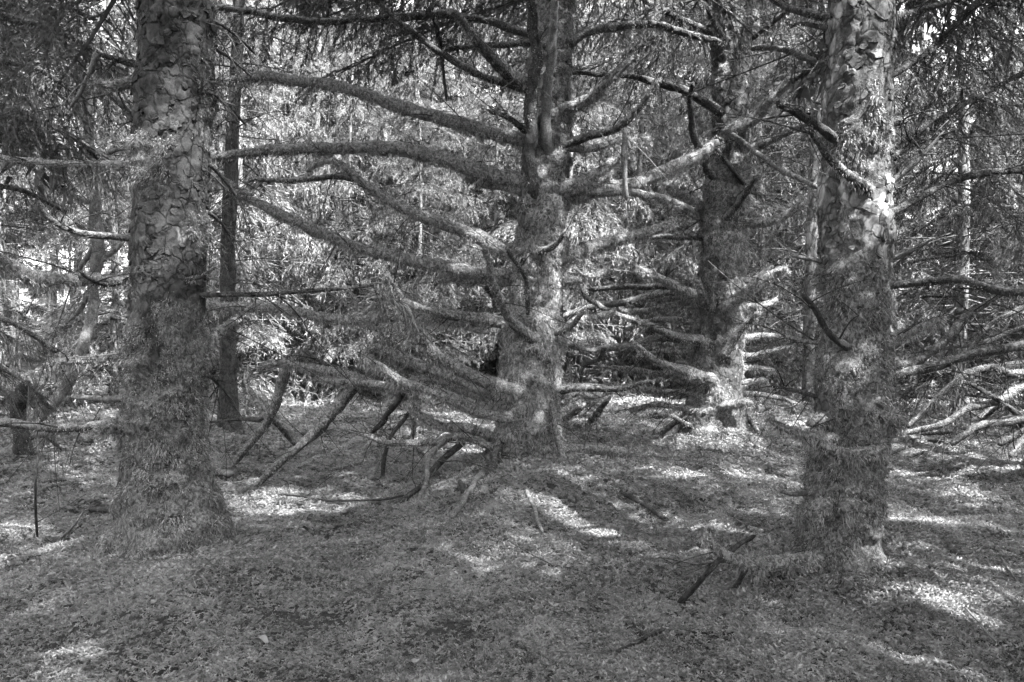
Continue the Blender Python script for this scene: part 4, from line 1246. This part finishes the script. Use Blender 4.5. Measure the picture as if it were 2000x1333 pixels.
# ------------------------------------------------------------------ the stand behind
def tree_variant(kind, seed):
    """meshes of one kind of background spruce, standing at the origin"""
    global rng
    keep = rng
    rng = np.random.default_rng(seed)
    bushy = kind == 'bushy'
    H = rng.uniform(8.5, 11) if bushy else rng.uniform(12, 15)
    r = rng.uniform(0.06, 0.09) if bushy else rng.uniform(0.09, 0.15)
    hs = np.linspace(-0.3, H, 26)
    P = np.stack([0.05 * np.sin(hs * 0.8 + seed), 0.05 * np.cos(hs * 0.7), hs], -1)
    g = Geo(); V, T, Q = tube(P, r * np.clip(1 - hs / H, 0.05, 1) ** 0.8, 9); g.add(V, T, Q)
    tr = g.arrays()
    g = Geo()
    n = 98 if bushy else 70
    z0 = 0.25 if bushy else rng.uniform(3.2, 4.6)
    for i in range(n):
        f = (i + rng.random()) / n
        z = z0 + (H - 0.3 - z0) * f ** 1.05
        L = (1.75 if bushy else 2.0) * (1 - 0.8 * f) * rng.uniform(0.6, 1.2) + 0.15
        put_bough(g, BANK[int(rng.integers(len(BANK)))], np.array([0, 0, z]), i * 2.4 + rng.uniform(-0.5, 0.5), rng.uniform(-0.35, 0.2), L / 1.4)
    cr = g.arrays()
    g = Geo()
    for _ in range(60 if bushy else 80):
        h = rng.uniform(0.2, z0 + (2.0 if bushy else 1.2)); a = rng.uniform(0, 2 * pi); ln = rng.uniform(0.5, 1.7)
        s = np.linspace(0, 1, 5)[:, None]
        d = np.array([cos(a), sin(a), rng.uniform(-0.3, 0.3)])
        tp = np.array([0, 0, h]) + d * ln * s + np.array([0, 0, rng.uniform(-0.4, 0.1)]) * ln * s ** 2
        V, T, Q = tube(tp, rng.uniform(0.006, 0.014) * (1 - 0.7 * s[:, 0]), 4); g.add(V, T, Q)
        for _k in range(5):
            i = int(rng.integers(1, 4)); d2 = unit(d + rng.normal(size=3) * 0.7)
            V, T, Q = tube(tp[i] + d2 * rng.uniform(0.15, 0.6) * s[::2], 0.005 * (1 - 0.6 * s[::2, 0]), 3); g.add(V, T, Q)
    dw = g.arrays()
    rng = keep
    res = []
    for nm, ar, mt in (("trunk", tr, M_FARBARK), ("crown", cr, M_NEEDLE_LIT), ("deadwood", dw, M_DEAD)):
        V, T, Q, A = ar
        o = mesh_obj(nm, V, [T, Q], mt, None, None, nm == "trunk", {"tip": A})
        res.append((nm, o.data))
        bpy.data.objects.remove(o)
    return res


M_NEEDLE_SHADED = leafy("spruce_needles_shaded", 0.018, 0.15, 0.3, 1.3, isl=0.25, attr="tip")  # darker needle copy: shade of the stand put into the colour
VAR = {'bushy': [tree_variant('bushy', 900 + i) for i in range(2)], 'tall': [tree_variant('tall', 950 + i) for i in range(2)]}


def place_bg(kind, vi, x, y, sc, label, group):
    root = thing("spruce_tree", label, "tree", (x, y, float(ground_h(x, y))), group)
    root.rotation_euler = (0, 0, rng.uniform(0, 2 * pi))
    root.scale = (sc, sc, sc * rng.uniform(0.92, 1.1))
    for nm, me in VAR['bushy' if kind == 'shaded' else kind][vi]:
        o = bpy.data.objects.new(nm, me)
        col.objects.link(o)
        o.parent = root
        if nm != "trunk": o["kind"] = "stuff"
        if nm == "crown" and kind != 'bushy':
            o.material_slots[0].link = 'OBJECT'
            o.material_slots[0].material = M_NEEDLE_SHADED


pts = []
LB = ["bushy young spruce with sunlit drooping boughs down to the moss, behind the many-limbed tree"] * 3
LT = ["slender spruce of the dense stand far behind, bare dead twigs low and crown high"] * 3
# the sunny young spruces
for (x, y) in ((-4.6, 13.8), (-3.0, 14.6), (-1.7, 13.6), (-0.3, 14.8), (1.0, 14.0), (2.4, 15.2), (-5.8, 15.4), (-3.9, 16.6), (-2.2, 17.0), (-0.9, 16.6), (0.7, 17.2), (3.6, 14.2), (4.6, 16.0),
               (-6.9, 13.2), (6.2, 14.8), (1.9, 18.2), (-5.2, 18.6)):
    x += rng.uniform(-0.25, 0.25); y += rng.uniform(-0.3, 0.3)
    pts.append((x, y)); i = int(rng.integers(2))
    place_bg('bushy', i, x, y, rng.uniform(0.85, 1.15), LB[i], "young spruces at the back of the clearing")
for x in np.arange(-7.5, 7.6, 1.5):
    y = 20.2 + rng.uniform(-0.8, 1.2); x = x + rng.uniform(-0.4, 0.4)
    pts.append((x, y))
    place_bg('shaded', int(rng.integers(2)), x, y, rng.uniform(1.6, 2.0), "tall bushy spruce rising behind the row of sunlit young spruces", "tall spruces behind the young ones")
# the dense stand
tries = 0; cnt = 0
while cnt < 105 and tries < 20000:
    tries += 1
    y = 11.0 + 34 * rng.random() ** 1.2
    x = rng.uniform(-1, 1) * (0.72 * y + 3)
    if y < 21.5 and -6.2 < x < 4.2: continue
    if y < 12.5 and abs(x) < 6: continue
    dmin = 1.15 + 0.02 * y
    if any((x - a) ** 2 + (y - b) ** 2 < dmin ** 2 for a, b in pts): continue
    pts.append((x, y)); cnt += 1
    k = 'tall' if rng.random() < 0.72 else 'shaded'
    i = int(rng.integers(2))
    if k == 'tall': place_bg('tall', i, x, y, rng.uniform(0.85, 1.15) * (1.0 if y < 22 else 1.35), LT[i], "slender spruces of the stand behind")
    else: place_bg('shaded', i, x, y, rng.uniform(0.8, 1.2), "bushy spruce growing among the slender trunks of the dense stand", "bushy spruces of the stand behind")

# unseen rest of the stand, added to block low sky light behind the viewer
tries = cnt = 0
while cnt < 34 and tries < 9000:
    tries += 1
    a = rng.uniform(0, 2 * pi); d = rng.uniform(9, 19)
    x, y = d * cos(a), 1 + d * sin(a)
    if y > 9 or (y > -1 and abs(x) < 0.7 * y + 5) or any((x - p) ** 2 + (y - q) ** 2 < 3.2 for p, q in pts): continue
    pts.append((x, y)); cnt += 1
    place_bg('shaded', int(rng.integers(2)), x, y, rng.uniform(0.85, 1.1), "unseen dark spruce added on the near side of the clearing to block low sky light", "added spruces on the near side")

# ------------------------------------------------------------------ things lying on the moss
def stick(label, pts, r0, r1, moss=0.1, mat=None, lift=0.015, twigs=2, raise_=None, name="fallen_branch"):
    P = []
    for i, (u, v) in enumerate(pts):
        p = gray(u, v)
        if raise_: 
            y = p[1]; p = px(u, v, raise_[i]) if raise_[i] else p
        P.append(p + np.array([0, 0, lift]))
    R = [(r0 + (r1 - r0) * i / (len(P) - 1)) * P[i][1] / F for i in range(len(P))]
    root = thing(name, label, "branch", tuple(P[0]))
    make_limb(P, R, root, float(P[0][1]), moss, twigs * 0.15, mat=mat, name="wood")
    return root


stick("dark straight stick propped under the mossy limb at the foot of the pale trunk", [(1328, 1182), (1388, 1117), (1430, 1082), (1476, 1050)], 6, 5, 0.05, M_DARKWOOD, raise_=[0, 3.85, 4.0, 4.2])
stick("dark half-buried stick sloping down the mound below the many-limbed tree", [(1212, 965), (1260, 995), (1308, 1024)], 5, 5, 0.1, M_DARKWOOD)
stick("thin pale stick running down the moss in front of the many-limbed tree", [(1008, 915), (1030, 965), (1045, 1000), (1060, 1045)], 4, 4, 0.05, M_DEAD)
stick("pale broken stick leaning beside a mossy stub at the foot of the many-limbed tree", [(942, 932), (915, 975), (882, 1020)], 7, 5, 0.15, M_DEAD, lift=0.03)
stick("short dark upright peg of wood beside the pale broken stick", [(899, 955), (904, 975)], 5, 5, 0.1, M_DARKWOOD, lift=0.05, twigs=0)
stick("mossy log half sunk in the moss under the limbs of the many-limbed tree", [(940, 914), (879, 946), (829, 966)], 9, 7, 0.7)
stick("mossy fallen limb lying behind the leaning props of the many-limbed tree", [(707, 856), (657, 887), (575, 918)], 9, 6, 0.6)
stick("thin mossy fallen limb lying across the sunny moss between the props", [(752, 907), (690, 913), (641, 923)], 6, 5, 0.5)
stick("long thin black twig arching over the sunlit moss beside the thick flaking trunk", [(480, 985), (560, 972), (640, 985), (740, 985), (790, 975)], 3, 2, 0.0, M_DARKWOOD, lift=0.03, twigs=9, name="fallen_twig")
stick("dark stick poking out of the moss beside the thick flaking trunk", [(178, 1002), (205, 1005), (240, 1006)], 5, 6, 0.1, M_DARKWOOD, lift=0.03)
stick("thin pale twig standing slantwise in the moss beside the thick flaking trunk", [(115, 1060), (145, 1030), (166, 998)], 3, 2, 0.0, M_DEAD, raise_=[0, 5.2, 5.3], name="fallen_twig", twigs=1)
stick("tall thin dead twig standing upright in the dark moss near the stump", [(73, 1055), (70, 960), (73, 900), (75, 820)], 2.6, 1.5, 0.1, M_DARKWOOD, raise_=[0, 5.2, 5.2, 5.2], name="dead_twig", twigs=6)
stick("dark stick lying in the moss below the dark propped stick", [(1205, 1283), (1250, 1262), (1300, 1236)], 5, 4, 0.1, M_DARKWOOD, lift=0.02, twigs=5)
stick("forked pale twig sticking up out of the moss away from every tree", [(1032, 1345), (1028, 1320), (1022, 1298)], 3, 2, 0.0, M_DEAD, raise_=[0, 3.28, 3.28], name="fallen_twig", twigs=2)
stick("small white twig on the sunlit moss ridge behind the pale trunk", [(1335, 938), (1345, 928), (1352, 914)], 4, 2, 0.0, M_DEAD, raise_=[0, 7.3, 7.3], name="fallen_twig", twigs=1)
stick("thin dark wavy twig lying on the bare moss of the clearing", [(1050, 1110), (1100, 1115), (1150, 1130)], 2.5, 2, 0.0, M_DARKWOOD, lift=0.02, name="fallen_twig", twigs=4)
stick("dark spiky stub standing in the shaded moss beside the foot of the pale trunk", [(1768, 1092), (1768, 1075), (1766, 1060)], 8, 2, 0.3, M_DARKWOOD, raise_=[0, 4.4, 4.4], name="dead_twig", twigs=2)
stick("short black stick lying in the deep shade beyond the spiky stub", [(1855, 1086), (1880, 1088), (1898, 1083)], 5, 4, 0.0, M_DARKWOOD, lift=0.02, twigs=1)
stick("long pale grass-thin twig lying over the sunlit moss in front of the pale trunk", [(1885, 1200), (1920, 1240), (1945, 1268)], 2.5, 2, 0.0, M_DEAD, lift=0.03, name="fallen_twig", twigs=1)
stick("pale thin twig lying at the edge of the deep shade beyond the sunlit moss", [(1955, 1100), (1975, 1130), (1985, 1145)], 2.5, 2, 0.0, M_DEAD, lift=0.03, name="fallen_twig", twigs=1)
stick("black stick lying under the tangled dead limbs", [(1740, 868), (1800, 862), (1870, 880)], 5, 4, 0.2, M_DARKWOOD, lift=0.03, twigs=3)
stick("dead limb lying between the many-limbed tree and the tree on the sunlit mound", [(1154, 826), (1175, 800), (1192, 777)], 7, 4, 0.4, raise_=[0, 8.4, 8.4])
stick("crooked dead limb propped behind the many-limbed tree", [(1100, 822), (1128, 806), (1152, 785)], 7, 5, 0.5, raise_=[0, 8.6, 8.6])


def leaf(label, u, v, size, seed, cat="leaf", asp=0.6):
    r = np.random.default_rng(seed)
    p = gray(u, v) + np.array([0, 0, 0.022])
    n = 12
    a = np.linspace(0, 2 * pi, n, endpoint=False)
    rad = size * (1 - 0.35 * np.abs(np.sin(a)) ** 1.5) * r.uniform(0.8, 1.12, n)
    rot = r.uniform(0, 2 * pi)
    X = np.stack([np.cos(a) * rad, np.sin(a) * rad * asp, 0.25 * size * np.cos(2 * a + r.uniform(0, 6)) + r.uniform(-.05, .05, n) * size], -1)
    X = np.stack([X[:, 0] * cos(rot) - X[:, 1] * sin(rot), X[:, 0] * sin(rot) + X[:, 1] * cos(rot), X[:, 2]], -1)
    V = np.concatenate([X, [[0, 0, 0.04 * size]], X - [0, 0, 0.003], [[0, 0, 0.04 * size - 0.003]]]) + np.array([0, 0, 0.004])
    k = np.arange(n)
    T = np.concatenate([np.stack([k, (k + 1) % n, k * 0 + n], -1), np.stack([(k + 1) % n + n + 1, k + n + 1, k * 0 + 2 * n + 1], -1)])
    Q = np.stack([(k + 1) % n, k, k + n + 1, (k + 1) % n + n + 1], -1)
    # blade with its stalk
    o = mesh_obj("fallen_leaf", V, [T, Q], M_LEAF, None, None, False)
    o.location = tuple(p)
    tag(o, label, cat)
    tp = np.array([[-size * 0.9 * cos(rot), -size * 0.9 * sin(rot), 0.004], [-size * 1.3 * cos(rot), -size * 1.3 * sin(rot), 0.012], [-size * 1.6 * cos(rot), -size * 1.6 * sin(rot), 0.006]])
    V, T, Q = tube(tp, np.full(3, 0.0016), 4)
    mesh_obj("stalk", V, [T, Q], M_LEAF, o)


leaf("large pale torn leaf on the moss mound in front of the thick flaking trunk", 510, 1258, 0.045, 3)
leaf("curled pale leaf lying in the middle of the clearing's moss", 1082, 1190, 0.030, 5)
leaf("small bright leaf lying just beyond the curled pale leaf", 1070, 1158, 0.018, 6)
leaf("small pale leaf in the dark moss between the torn leaf and the thick trunk", 205, 1243, 0.024, 8)
leaf("white oval leaf beside the spiky stub at the foot of the pale trunk", 1744, 1092, 0.022, 9, asp=0.4)
leaf("small pale leaf lying on the sunlit moss in front of the pale trunk", 1858, 1214, 0.018, 10, asp=0.4)
leaf("dull leaf on the moss mound close below the thick flaking trunk", 303, 1184, 0.024, 11)
leaf("pale leaf beside the forked twig on the open moss", 815, 1300, 0.030, 12)

for (u, v, sz, lb) in ((440, 926, 0.06, "pale weathered stone in the moss at the tip of the leaning prop"), (452, 953, 0.04, "small white stone beside the sunlit moss near the thick flaking trunk")):
    p = gray(u, v)
    th, ph = np.meshgrid(np.linspace(0, 2 * pi, 14, endpoint=False), np.linspace(0.05, pi - 0.05, 8))
    D = np.stack([np.cos(th) * np.sin(ph), np.sin(th) * np.sin(ph), np.cos(ph)], -1)
    V = D * (sz * (0.7 + 0.6 * fbm(D * 1.7 + u, 3, 5)))[..., None] * np.array([1.5, 1.0, 0.55])
    i = np.arange(7)[:, None] * 14 + np.arange(14)[None]; j = np.arange(7)[:, None] * 14 + (np.arange(14)[None] + 1) % 14
    o = mesh_obj("stone", V.reshape(-1, 3), [np.stack([i, i + 14, j + 14, j], -1).reshape(-1, 4)], M_PLATE_PALE)
    o.location = tuple(p + np.array([0, 0, 0.01]))
    tag(o, lb, "stone")

# fine litter: dead twiglets and needles on the moss
g = Geo()
for _ in range(700):
    y = rng.uniform(2.8, 9.5); x = rng.uniform(-0.7, 0.7) * y
    a = rng.uniform(0, 2 * pi); ln = rng.uniform(0.03, 0.2)
    s = np.linspace(-0.5, 0.5, 4)[:, None]
    tp = np.array([x, y, 0]) + np.array([cos(a), sin(a), 0]) * ln * s + rng.normal(size=(1, 3)) * 0.03 * s ** 2
    tp[:, 2] = ground_h(tp[:, 0], tp[:, 1]) + 0.022 + rng.uniform(-0.006, 0.014, 4)
    V, T, Q = tube(tp, np.full(4, rng.uniform(0.0012, 0.003)), 4)
    g.add(V, T, Q)
o = g.obj("forest_litter", M_DEAD, None, None, True)
tag(o, "fine dead twiglets strewn over the moss carpet", "litter", kind="stuff")
